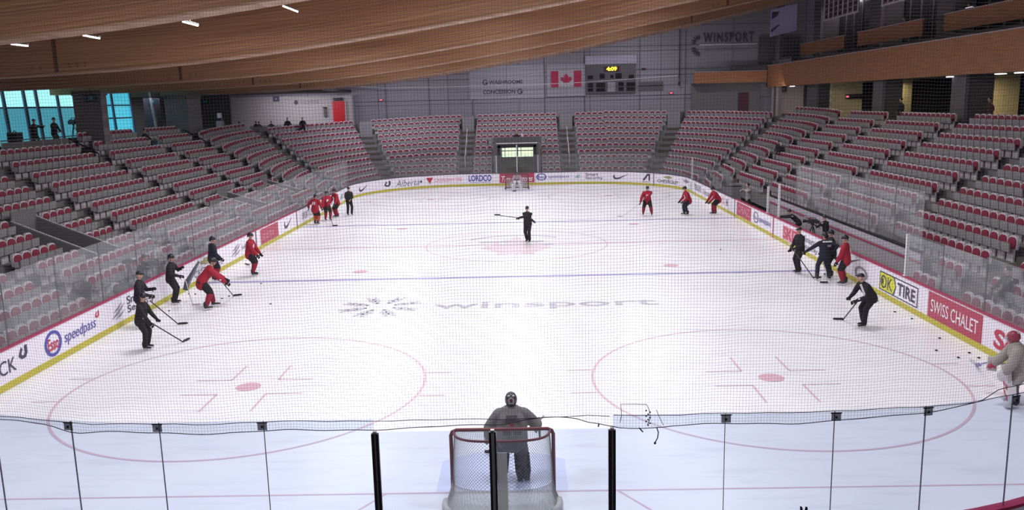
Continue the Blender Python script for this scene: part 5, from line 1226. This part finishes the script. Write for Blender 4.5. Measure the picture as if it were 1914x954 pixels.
def stick(a, heel, bdir, label, mat=STICK, blade=0.30, bmat=None, goalie=False):
    """world points: butt a, heel on the ice, horizontal blade direction"""
    a, heel = Vector(a), Vector(heel); e = empty('hockey_stick', tuple(heel), 0, label, 'hockey stick')
    d = (a-heel); t = d.normalized(); b = Vector(bdir); b.z = 0; b.normalize(); n = t.cross(b).normalized()
    m = Matrix((n, t.cross(n), t)).transposed(); L = d.length
    MB().box(d/2, (0.022, 0.032, L), m=m).build('shaft', mat, e)
    nn = b.cross(Z)
    MB().prism([(-0.02, 0), (blade*0.6, 0.0), (blade, 0.012), (blade, 0.06), (blade*0.9, 0.075), (0.0, 0.07)], nn*-0.005, b, Z, nn*0.012).build('blade', bmat or HELM, e)
    if goalie:
        q = 0.62; s = MB(); s.box(t*q*0.5+t*0.05, (0.026, 0.09, q), m=m); s.build('paddle', mat, e)
    MB().box(d-t*0.05, (0.03, 0.04, 0.10), m=m).build('butt_tape', LWHITE, e)
    return e
def held(info, tip, label, lo=None, hi=0, ext=0.25, bd=None, **k):
    """stick running through the upper hand to the ice"""
    h = hand_pt(info, hi); tip = Vector((tip[0], tip[1], 0.01)); t = (h-tip).normalized(); a = h+t*ext
    return stick(a, tip, bd or (tip-h), label, **k)
def lerp_hand(up, tip, q, loc, face, sc=1.0):
    pass

# -- skaters and coaches on the ice (world metres)
def jersey_marks(info, dark=False):
    """white shoulder number block on a jersey back / crest on the front"""
    Cv, dv = info['Cv'], info['dirv']; r = info['root']
    n = Vector((0, math.cos(math.atan2(dv.y, dv.z)), -dv.y)); 
    MB().prism([(-0.07, -0.07), (0.07, -0.07), (0.08, 0.04), (0, 0.10), (-0.08, 0.04)], Cv-dv*0.18+n*0.155, X, dv, n*0.01).build('chest_crest', LWHITE, r)
    for s in (-0.055, 0.055): MB().box(Cv-dv*0.18-n*0.165+X*s, (0.05, 0.012, 0.17), m=Matrix.Rotation(-math.atan2(dv.y, dv.z), 3, 'X')).build('back_number', LWHITE if not dark else LGREY, r)

p1 = person('person', 'person in black tracksuit and cap skating at centre ice, left arm stretched out', (0.58, 27.5, 0), -110, 'coach', lean=4, hands=((0.55, 0.30, 1.18), (-0.42, 0.05, 1.02)), feet=((-0.09, 0.0), (0.09, -0.12)), head='beanie', look=(-10, 8), gloves=True)
stick(hand_pt(p1, 0)+Vector((0.25, 0.0, -0.02)), Vector((-0.80, 27.5, 1.44)), (-1, 0.1, 0), 'hockey stick held out level in the outstretched hand of the coach at centre ice')
a = person('person', 'red jersey skater facing the camera, farther right, with stick reaching out to the left', (7.95, 36.6, 0), -100, 'player', lean=12, drop=0.10, feet=((-0.26, 0.05), (0.24, -0.05)), hands=((0.22, 0.28, 0.92), (0.40, 0.20, 0.80)), top=JRED, look=(10, 12)); jersey_marks(a)
held(a, (6.38, 36.35), 'hockey stick with pale blade held by the farther right skater facing the camera', hi=1, ext=0.55, bd=(-1, 0, 0), mat=STICKW, bmat=STICKW)
a = person('person', 'red jersey skater leaning to the left, second from the right far group', (10.3, 36.5, 0), 185, 'player', lean=24, drop=0.12, feet=((-0.12, -0.05), (0.12, 0.08)), hands=((-0.22, 0.22, 0.86), (0.16, 0.30, 0.86)), top=JRED, tone=CNAVY, look=(0, 10)); jersey_marks(a)
a = person('person', 'red jersey skater resting bent forward against the far right boards', (12.05, 36.6, 0), 190, 'player', lean=36, drop=0.12, feet=((-0.14, 0.0), (0.14, 0.04)), hands=((-0.18, 0.34, 0.80), (0.18, 0.36, 0.80)), top=JRED, look=(0, 14))
a = person('person', 'leftmost of three red skaters at the far left boards, seen from behind', (-12.25, 35.7, 0), 75, 'player', lean=10, drop=0.06, feet=((-0.10, 0.02), (0.12, -0.04)), hands=((-0.52, 0.12, 0.98), (0.24, 0.25, 0.95)), top=JRED, tone=M('sock_orange', (0.40, 0.07, 0.03), 0.8)); jersey_marks(a)
a = person('person', 'middle of three red skaters at the far left boards, white crest on the jersey', (-11.95, 37.4, 0), -55, 'player', lean=10, drop=0.06, feet=((-0.14, 0.02), (0.14, -0.04)), hands=((0.12, 0.30, 0.92), (0.34, 0.22, 0.80)), top=JRED); jersey_marks(a)
held(a, (-11.1, 35.0), 'dark hockey stick of the three red skaters, blade on the ice', hi=0, ext=0.4, bd=(1, 0, 0))
a = person('person', 'rightmost of three red skaters at the far left boards, turned to the others', (-11.75, 38.9, 0), -140, 'player', lean=14, drop=0.06, hands=((-0.30, 0.25, 0.80), (0.22, 0.28, 0.92)), top=JRED); jersey_marks(a)
person('person', 'person in black tracksuit standing alone right of the three far left skaters', (-11.05, 39.7, 0), -60, 'coach', lean=4, feet=((-0.13, 0.0), (0.13, 0.0)), hands=((-0.02, 0.26, 1.05), (0.10, 0.28, 1.0)), head='beanie')
a = person('person', 'red jersey skater standing upright by the left boards in side view', (-11.26, 20.5, 0), 0, 'player', lean=8, drop=0.07, feet=((-0.10, 0.02), (0.12, 0.08)), hands=((-0.14, 0.32, 0.92), (0.14, 0.32, 0.84)), top=JRED, look=(8, 6)); jersey_marks(a)
stick(hand_pt(a, 0)+Vector((0.15, 0.0, 0.12)), (-12.2, 22.9, 0.01), (-0.7, 0.5, 0), 'hockey stick of the upright red skater, blade behind by the kick plate', mat=STICKW)
a = person('person', 'red jersey skater bending forward and reaching with the stick among pucks', (-10.85, 14.7, 0), 28, 'player', lean=38, drop=0.12, sc=1.08, feet=((-0.20, 0.10), (0.22, -0.18)), hands=((0.00, 0.52, 0.86), (0.20, 0.62, 0.66)), top=JRED, look=(0, 14)); jersey_marks(a)
stick(hand_pt(a, 1)+Vector((-0.12, -0.30, 0.20)), (-10.72, 16.6, 0.01), (1, 0.35, 0), 'hockey stick reaching out low from the bending red skater')
a = person('person', 'black jersey skater standing against the left boards behind the bending red skater', (-12.5, 19.5, 0), 35, 'player', lean=6, drop=0.05, hands=((-0.24, 0.18, 0.92), (0.26, 0.2, 0.95)), top=CNAVY, look=(0, 5))
a = person('person', 'person in black holding a dark tapered board by the left boards', (-12.55, 15.5, 0), 5, 'coach', lean=8, drop=0.06, feet=((-0.10, 0.02), (0.14, 0.04)), hands=((-0.12, 0.30, 1.26), (0.20, 0.30, 1.05)), head='helmet', gloves=True, look=(0, 8))
e = empty('tapered_board', (-12.1, 15.45, 0.55), R_(8), 'dark grey green tapered board slanting up beside the left boards', 'board')
MB().prism([(-0.06, 0.0), (0.14, -0.05), (0.16, 0.12), (0.62, 1.02), (0.56, 1.04), (0.02, 0.30)], (0, 0, 0), (1, 0, 0), (0, 0, 1), (0, 0.04, 0)).build('board', M('board_green_grey', (0.075, 0.09, 0.095), 0.6), e)
MB().prism([(0.12, 0.16), (0.16, 0.14), (0.57, 0.98), (0.55, 0.99)], (0, -0.006, 0), (1, 0, 0), (0, 0, 1), (0, 0.005, 0)).build('edge_strip', LGREY, e)
stick((-12.05, 15.5, 0.95), (-11.75, 15.2, 0.01), (1, 0, 0), 'hockey stick with its blade on the kick plate below the tapered board', mat=STICKW, bmat=STICKW)
a = person('person', 'person in black cap pointing ahead, the farther of two dark coaches at the left', (-12.2, 12.2, 0), 10, 'coach', lean=6, drop=0.02, hands=((-0.05, 0.34, 1.22), (0.22, 0.30, 1.08)), head='cap', gloves=True, look=(0, 6))
stick((-11.9, 12.05, 1.02), (-11.15, 12.5, 0.01), (1, 0.1, 0), 'upper of the two hockey sticks slanting down beside the dark coaches')
a = person('person', 'nearest coach in black tracksuit at the left, leaning on the stick', (-10.96, 9.65, 0), -5, 'coach', lean=14, drop=0.06, sc=0.93, feet=((-0.12, 0.0), (0.14, 0.06)), hands=((-0.12, 0.34, 0.98), (0.22, 0.38, 0.84)), head='beanie', gloves=True, look=(-12, 10))
stick(hand_pt(a, 1)+Vector((-0.22, -0.03, 0.22)), (-10.12, 10.35, 0.01), (0.3, 1, 0), 'lower of the two hockey sticks, held by the nearest dark coach')
a = person('person', 'person in black tracksuit and cap, leftmost of the group at the right boards', (11.45, 18.75, 0), 200, 'coach', lean=5, feet=((-0.10, 0.05), (0.10, -0.02)), hands=((-0.10, 0.28, 1.02), (0.16, 0.26, 0.98)), head='cap', look=(0, 8), gloves=True)
held(a, (11.72, 17.75), 'hockey stick slanting down between the two dark coaches at the right boards', hi=0, ext=0.3, bd=(1, 0, 0))
person('person', 'person in dark navy with pale shoulder stripe stretching the left arm out', (11.95, 17.35, 0), 95, 'coach', lean=6, drop=0.05, feet=((-0.24, 0.0), (0.22, -0.02)), hands=((-0.66, 0.18, 1.06), (0.36, -0.02, 1.12)), top=CNAVY, bottom=CNAVY, head='helmet', gloves=True)
r_ = bpy.data.objects[[o.name for o in bpy.data.objects if o.get('label', '').startswith('person in dark navy')][0]]
MB().box((0.05, -0.10, 1.47), (0.34, 0.03, 0.05)).build('shoulder_stripe', LWHITE, r_); MB().box((0.10, -0.155, 1.32), (0.13, 0.012, 0.07)).build('back_mark', LGREY, r_)
a = person('person', 'black jersey skater half hidden behind the red one at the right boards', (12.4, 17.9, 0), 170, 'player', lean=6, drop=0.05, hands=((-0.20, 0.30, 1.00), (0.2, 0.24, 0.9)), top=CBLK, tone=CBLK)
held(a, (11.95, 16.85), 'pale hockey stick standing beside the skaters at the right boards', hi=0, ext=0.25, bd=(-1, 0, 0), mat=STICKW)
a = person('person', 'red jersey skater with red socks standing at the right boards', (12.42, 16.5, 0), 150, 'player', lean=5, drop=0.04, feet=((-0.12, 0.02), (0.10, -0.02)), hands=((-0.28, 0.24, 0.82), (0.24, 0.22, 0.98)), top=JRED, look=(10, 5)); jersey_marks(a)
a = person('person', 'person in black tracksuit bending over the stick right of the near circle', (10.78, 10.6, 0), 195, 'coach', lean=38, drop=0.10, feet=((-0.10, 0.03), (0.10, -0.10)), hands=((-0.10, 0.30, 0.86), (0.12, 0.36, 0.94)), head='cap', gloves=True, look=(-20, -4))
stick(hand_pt(a, 0)+Vector((0.10, -0.12, 0.12)), (10.52, 11.5, 0.01), (-1, 0.1, 0), 'hockey stick with black blade under the bending coach at the right')
MB().box((-0.235, 0.22, 1.18), (0.02, 0.05, 0.42), m=Matrix.Rotation(R_(-25), 3, 'X')).build('sleeve_stripe', LWHITE, a['root'])

# goalkeepers
def goalie_kit(info, padm, faces, catcher=True, padw=0.27):
    r = info['root']
    for i in (0, 1):
        k, q = info['knees'][i], info['anks'][i]; t = (k-q).normalized(); s = X-t*X.dot(t); s.normalize(); n = s.cross(t).normalized()
        if n.y < 0: n = -n
        m = Matrix((s, n, t)).transposed(); L = (k-q).length
        c = q.lerp(k, 0.5)+n*0.095
        p = MB(); p.box(c+t*0.02, (padw, 0.10, L+0.12), m=m); p.box(c+t*(L/2+0.20)+n*0.01, (padw*0.95, 0.10, 0.28), m=m)
        p.box(c-t*(L/2+0.06)+n*0.05, (padw*0.9, 0.12, 0.12), m=m)
        for sd in (-1, 1): p.box(c+s*sd*padw*0.48-n*0.06, (0.035, 0.12, L*0.9), m=m)
        o = p.build('leg_pad', padm, r); bv = o.modifiers.new('round', 'BEVEL'); bv.width = 0.03; bv.segments = 2
        st = MB()
        for z in (-0.14, 0.0, 0.14): st.box(c+t*z-n*0.17, (padw*0.85, 0.02, 0.035), m=m)
        st.build('pad_straps', GPADD, o)
        fm = MB()
        for z in (-0.12, 0.12): fm.box(c+t*z+n*0.052, (padw*0.7, 0.012, 0.12), m=m)
        fm.build('pad_face', faces, o)
    d = (info['wri'][1]-info['elb'][1]).normalized(); h = MB(); w = info['wri'][1]
    hand_geo(h, w, d, 1.0, Vector((0, 0.3, 1)), 1.5); remeshed(h, 'blocker_glove', CBLK if padm is GPADD else faces, r, 0.012)
    MB().box(w+d*0.06+X*0.07, (0.035, 0.20, 0.34)).build('blocker_board', padm, r)
    d = (info['wri'][0]-info['elb'][0]).normalized(); w = info['wri'][0]; h = MB()
    hand_geo(h, w, d, -1.0, Vector((0, 0.3, 1)), 1.5); h.ell(w+d*0.05-X*0.03, (0.05, 0.12, 0.14)); remeshed(h, 'catching_glove', GJERS2 if padm is GPADD else padm, r, 0.014)
g1 = person('person', 'goalkeeper in grey with dark helmet standing in the near goal, seen from behind', (0.20, 0.42, 0), 92, 'goalie', lean=14, drop=0.13, feet=((-0.24, 0.0), (0.20, -0.02)), hands=((-0.44, 0.16, 0.86), (0.46, 0.24, 0.98)), top=GJERS, bottom=GPADD, head='mask', vox=0.01, sc=1.0, look=(0, 4))
goalie_kit(g1, GPADD, GJERS2)
r = g1['root']; dv = g1['dirv']; n = Vector((0, dv.z, -dv.y)); mrot = Matrix.Rotation(-math.atan2(dv.y, dv.z), 3, 'X')
MB().box(g1['Cv']-dv*0.055-n*0.218, (0.40, 0.02, 0.105), m=mrot).build('name_bar', M('name_bar', (0.30, 0.285, 0.29), 0.8), r)
MB().box(g1['Cv']-dv*0.055-n*0.231, (0.20, 0.012, 0.06), m=mrot).build('name_letters', M('bar_dark', (0.12, 0.115, 0.12), 0.8), r)
MB().prism([(-0.035, 0), (0, -0.03), (0.035, 0), (0.05, 0.03), (0, 0.015), (-0.05, 0.03)], g1['Cv']-dv*0.20-n*0.252, X, dv, n*0.012).build('neck_mark', M('mark_red', (0.22, 0.03, 0.05), 0.8), r)
for sx_ in (-1, 1): MB().prism([(-0.07, -0.05), (0.07, -0.05), (0.085, 0.03), (-0.07, 0.05)], g1['Cv']-dv*0.33-n*0.262+X*sx_*0.10, X, dv, n*0.02).build('number_block', M('number_dark', (0.06, 0.02, 0.035), 0.8), r)
stick(wpt(g1, Vector((0.62, 0.30, 1.17))), (-0.1, 1.7, 0.01), (-1, 0, 0), 'goalkeeper stick held across in front of the near goal', mat=GPADD, goalie=True)
g2 = person('person', 'goalkeeper in sand jersey with red and white pads at the right edge', (11.55, 3.95, 0), 160, 'goalie', lean=26, drop=0.10, feet=((-0.26, 0.02), (0.24, -0.02)), hands=((-0.36, 0.34, 0.74), (0.28, 0.50, 0.72)), top=GJERS2, bottom=GJERS2, head='mask', vox=0.01, look=(0, 10))
goalie_kit(g2, M('pad_white', (0.58, 0.55, 0.58), 0.6), M('pad_red', (0.42, 0.05, 0.10), 0.6))
stick(wpt(g2, Vector((0.24, 0.42, 0.92))), (12.20, 6.75, 0.02), (0.1, 1, 0), 'white and violet goalkeeper stick with its blade among the pucks at the right', mat=M('paddle_violet', (0.22, 0.20, 0.42), 0.5), goalie=True, blade=0.40, bmat=STICKW)
g3 = person('person', 'goalkeeper in white pads crouching in front of the far goal', (-0.2, 53.3, 0), -90, 'goalie', lean=38, drop=0.30, feet=((-0.34, 0.02), (0.34, 0.0)), hands=((-0.42, 0.30, 0.55), (0.42, 0.30, 0.55)), top=M('goalie_mauve', (0.32, 0.24, 0.28), 0.8), bottom=GJERS, head='mask', look=(0, 6))
goalie_kit(g3, MATS['pad_white'], PADW)
stick(wpt(g3, Vector((0.38, 0.42, 0.62))), (-0.55, 52.6, 0.01), (1, 0, 0), 'goalkeeper stick in front of the far goal', mat=STICKW, goalie=True)

# bench side people and camera gear
def video_camera(loc, face, label, h=None, s=1.0):
    e = empty('video_camera', loc, R_(face-90), label, 'video camera'); e.scale = (s, s, s)
    MB().box((0, 0, 0), (0.16, 0.40, 0.20)).box((0, -0.24, -0.02), (0.13, 0.12, 0.14)).build('camera_body', HELM, e)
    MB().tube([(0, 0.20, 0.0), (0, 0.34, 0.0), (0, 0.36, 0.0), (0, 0.44, 0.0)], [0.06, 0.06, 0.075, 0.08], 12).build('lens', BLACKM, e)
    MB().tube([(0, 0.15, 0.10), (0, 0.12, 0.17), (0, -0.10, 0.17), (0, -0.14, 0.10)], 0.015, 6).build('top_handle', HELM, e)
    MB().tube([(-0.07, 0.12, 0.20), (-0.07, 0.38, 0.20)], 0.022, 8).build('microphone', CGREY, e); MB().box((-0.12, 0.06, 0.06), (0.05, 0.12, 0.07)).build('viewfinder', HELM, e)
    return e
def tripod(loc, h, label, s=0.38, pan=True):
    e = empty('tripod', loc, R_(20), label, 'tripod'); 
    for i in range(3):
        a = R_(120*i); MB().tube([(0.05*math.cos(a), 0.05*math.sin(a), h-0.12), (s*math.cos(a), s*math.sin(a), 0.0)], [0.022, 0.014], 6).build('leg', BLACKM, e)
    MB().tube([(0, 0, h-0.30), (0, 0, h)], 0.025, 8).build('centre_column', BLACKM, e); MB().box((0, 0, h-0.02), (0.12, 0.12, 0.08)).build('head', HELM, e)
    if pan: MB().tube([(0, 0, h-0.02), (0.12, -0.40, h-0.16)], 0.012, 6).build('pan_handle', HELM, e)
    return e
person('person', 'person in pale grey jacket and black trousers standing beyond the team bench', (13.95, 36.1, 0.03), 200, 'guest', lean=3, hands=((-0.08, 0.30, 1.42), (0.12, 0.30, 1.40)), top=CGREY, head='hair', sc=1.08)
person('person', 'person in black leaning forward over the right boards', (13.75, 26.9, 0.03), 165, 'guest', lean=48, drop=0.12, hands=((-0.20, 0.62, 1.12), (0.18, 0.66, 1.10)), head='beanie', look=(0, 5))
person('person', 'camera operator in black behind the right boards, working the camera', (14.0, 23.1, 0.03), 125, 'guest', lean=12, drop=0.02, hands=((-0.12, 0.42, 1.26), (0.14, 0.40, 1.22)), head='beanie', sc=0.98)
tripod((13.75, 24.0, 0.03), 1.18, 'black tripod carrying the video camera behind the right boards', 0.30); video_camera((13.75, 24.0, 1.33), 150, 'black video camera on the tripod behind the right boards')
person('person', 'person in black standing alone among the far right seat rows', (18.25, 44.7, zrow(97.3, 5)-0.85), 200, 'guest', lean=3, head='hair', sc=0.95)
k1z = zrow(142-10.2, 1)-0.85
person('person', 'person in black seated low in the near right rows, back against a seat', (14.80, 10.25, k1z+0.0), 180, 'guest', sit=True, lean=4, hands=((-0.18, 0.30, 0.62), (0.18, 0.30, 0.62)), head='hair')
person('person', 'left camera operator in black standing at the left window', (-25.5, 30.0, 5.05), -20, 'guest', lean=3, hands=((-0.35, 0.30, 1.35), (0.25, 0.38, 1.38)), head='cap')
person('person', 'right camera operator in black standing at the left window', (-25.5, 31.9, 5.05), -10, 'guest', lean=5, hands=((-0.1, 0.30, 1.0), (0.15, 0.32, 1.0)), head='beanie', sc=1.02)
struct('floor_camera_platform', MB().box((-26.0, 30.8, 4.83), (2.6, 9.0, 0.44)), GREYD)
tripod((-25.4, 33.75, 5.05), 1.35, 'black tripod with large camera at the left window beside the pier', 0.42); video_camera((-25.4, 33.75, 1.50+5.05), -30, 'large black video camera on the tripod at the left window', s=1.35)
e = empty('equipment_case', (-25.6, 28.4, 5.05), 0, 'black equipment case standing on a stand left of the camera operators', 'case'); MB().box((0, 0, 0.85), (0.5, 0.55, 0.5)).build('case', HELM, e); MB().box((0, 0, 0.3), (0.1, 0.1, 0.6)).build('stand', BLACKM, e); MB().tube([(0, -0.15, 1.1), (0, 0, 1.18), (0, 0.15, 1.1)], 0.02, 6).build('handle', BLACKM, e)
e = empty('equipment_heap', (-25.3, 26.8, 5.05), 0, 'black covered equipment heap at the left edge above the seats', 'equipment'); mb = MB()
for i in range(6): mb.ell((0.1*math.sin(i), -0.9+0.36*i, 0.16+0.08*math.sin(i*2)), (0.35, 0.35, 0.24+0.05*math.cos(i)))
remeshed(mb, 'cover', HELM, e, 0.04)
def seated(x, y, z, face, label, look=(0, 0), top=CBLK): person('person', label, (x, y, z), face, 'guest', sit=True, lean=8, hands=((-0.15, 0.34, 0.66), (0.15, 0.34, 0.66)), head='hair', look=look, top=top)
seated(-20.75, 61.0, 4.85, -70, 'left one of two dark seated people below the far left block wall'); seated(-19.4, 61.0, 4.85, -75, 'right one of two dark seated people below the far left block wall')
seated(-23.2, 60.6, 4.60, -50, 'seated person with pale collar left of the two by the far left wall', top=CNAVY); seated(-25.1, 61.0, 4.60, -20, 'left dark figure hunched at the rail in the far left corner'); seated(-23.95, 62.1, 4.60, -60, 'right dark figure hunched at the rail in the far left corner'); seated(-22.3, 61.2, 4.60, -80, 'dark seated person beside the far left corner stairway')
seated(-24.0, 39.6, 4.60, -10, 'dark seated person at the end of the top row by the left window')
person('person', 'person in black standing behind the parapet over the far doorway', (-0.26, 63.2, zrow(71, 5)-0.85), -90, 'guest', lean=2, head='hair', sc=0.92)
e = empty('white_jug', (0.25, 60.3, 4.05), 0, 'small white bottle on the parapet over the far doorway', 'bottle'); MB().tube([(0, 0, 0), (0, 0, 0.22), (0, 0, 0.27), (0, 0, 0.34)], [0.07, 0.07, 0.03, 0.03], 12).build('bottle', LWHITE, e); MB().tube([(0, 0, 0.34), (0, 0, 0.37)], 0.035, 10).build('cap', LBLUE, e)
zf = zrow(17, 0)-0.85
person('person', 'person in grey standing behind the left glass beyond the camera crew', (-14.25, 18.2, zf), -10, 'guest', lean=4, hands=((-0.1, 0.3, 1.1), (0.12, 0.3, 1.1)), top=CGREY, head='beanie', sc=1.0)
person('person', 'camera operator in black crouching behind the left glass', (-14.2, 16.8, zf), 5, 'guest', lean=25, drop=0.30, hands=((-0.14, 0.46, 1.02), (0.16, 0.46, 1.0)), head='beanie', sc=0.98)
video_camera((-13.75, 16.75, zf+1.12), 5, 'black video camera held behind the left glass'); 
tripod((-14.1, 15.5, zf), 1.30, 'small black tripod standing behind the left glass', 0.28); video_camera((-14.1, 15.5, zf+1.43), 20, 'small black camera on the tripod behind the left glass', s=0.7)
def bag(loc, rz, size, label, mat):
    e = empty('duffel_bag', loc, R_(rz), label, 'bag'); a, b_, c = size; m_ = MB(); m_.loft([(-a/2, 0, c/2), (-a/4, 0, c/2), (0, 0, c/2+0.01), (a/4, 0, c/2), (a/2, 0, c/2)], [(b_*.42, c*.42), (b_*.5, c*.5), (b_*.5, c*.52), (b_*.5, c*.5), (b_*.42, c*.42)], Y, 14)
    m_.build('bag_body', mat, e, True); MB().tube([(-a/4, 0, c), (-a/8, 0, c+0.10), (a/8, 0, c+0.10), (a/4, 0, c)], 0.014, 6).build('handle', HELM, e); MB().box((0, 0, c+0.012), (a*0.8, 0.02, 0.012)).build('zip', STEEL, e)
def seatz(t, k): return zrow(t, k)-0.85
bag((-14.72, 13.3, seatz(13.3, 1)+0.46), 92, (0.85, 0.36, 0.34), 'dark maroon bag lying on the seats behind the left glass', M('bag_maroon', (0.03, 0.012, 0.02), 0.8))
bag((-13.95, 14.6, seatz(14.6, 0)+0.46), 88, (0.8, 0.38, 0.34), 'dark green bag lying on the lowest left seats', M('bag_green', (0.03, 0.045, 0.04), 0.8))
bag((15.3, 19.6, 1.1), 95, (1.1, 0.45, 0.38), 'dark green bundle behind the bench glass', M('bundle_green', (0.045, 0.055, 0.045), 0.8))
e = empty('equipment_shelf', (15.35, 19.6, 0.0), 0, 'low grey shelf carrying the green bundle behind the bench glass', 'shelf'); MB().box((0, 0, 1.06), (0.6, 1.6, 0.05)).build('shelf_top', GREYW, e)
for dx in (-0.25, 0.25):
    for dy in (-0.72, 0.72): MB().box((dx, dy, 0.52), (0.04, 0.04, 1.04)).build('leg', ALU, e)
e = empty('tripod', (3.9, -4.75, -0.06), R_(35), 'black tripod tip poking up at the bottom edge right of the posts', 'tripod')
hh_ = 2.02
for i in range(3): a_ = R_(120*i); MB().tube([(0.04*math.cos(a_), 0.04*math.sin(a_), hh_-0.2), (0.38*math.cos(a_), 0.38*math.sin(a_), 0)], [0.02, 0.014], 6).build('leg', BLACKM, e)
MB().tube([(0, 0, hh_-0.3), (0, 0, hh_)], 0.02, 8).build('centre_column', BLACKM, e); MB().prism([(-0.05, 0), (0.07, 0), (0.05, 0.13), (0.02, 0.05), (-0.01, 0.05), (-0.06, 0.17)], (0, 0, hh_-0.02), (1, 0, 0), (0, 0, 1), (0, 0.03, 0)).build('head', BLACKM, e)
e = empty('tablet', (26.4, 35.9, 11.7), 0, 'small lit white screen on the upper balcony edge', 'screen'); MB().box((0, 0, 0.08), (0.3, 0.75, 0.03), m=Matrix.Rotation(R_(25), 3, 'Y')).build('lit_screen', M('screen_lit', (0.9, 0.85, 1.0), 0.3, emit=0.9), e); MB().box((0.02, 0, 0.045), (0.32, 0.8, 0.03), m=Matrix.Rotation(R_(25), 3, 'Y')).build('case', HELM, e)
for x, y, z, lab in ((27.0, 37.3, 10.45, 'person in black sitting behind the top right upper balcony'), (27.0, 45.9, 10.45, 'person in black behind the middle upper balcony'),): seated(x, y, z+0.45, 180, lab)
person('person', 'dark figure standing in the gap right of the second right column', (25.2, 30.9, 5.0), 180, 'guest', lean=5, head='hair', top=M('jacket_brown', (0.05, 0.02, 0.02), 0.8))
person('person', 'dark figure standing by the first right column', (25.0, 41.0, 5.0), 180, 'guest', lean=5, head='hair', top=CNAVY)
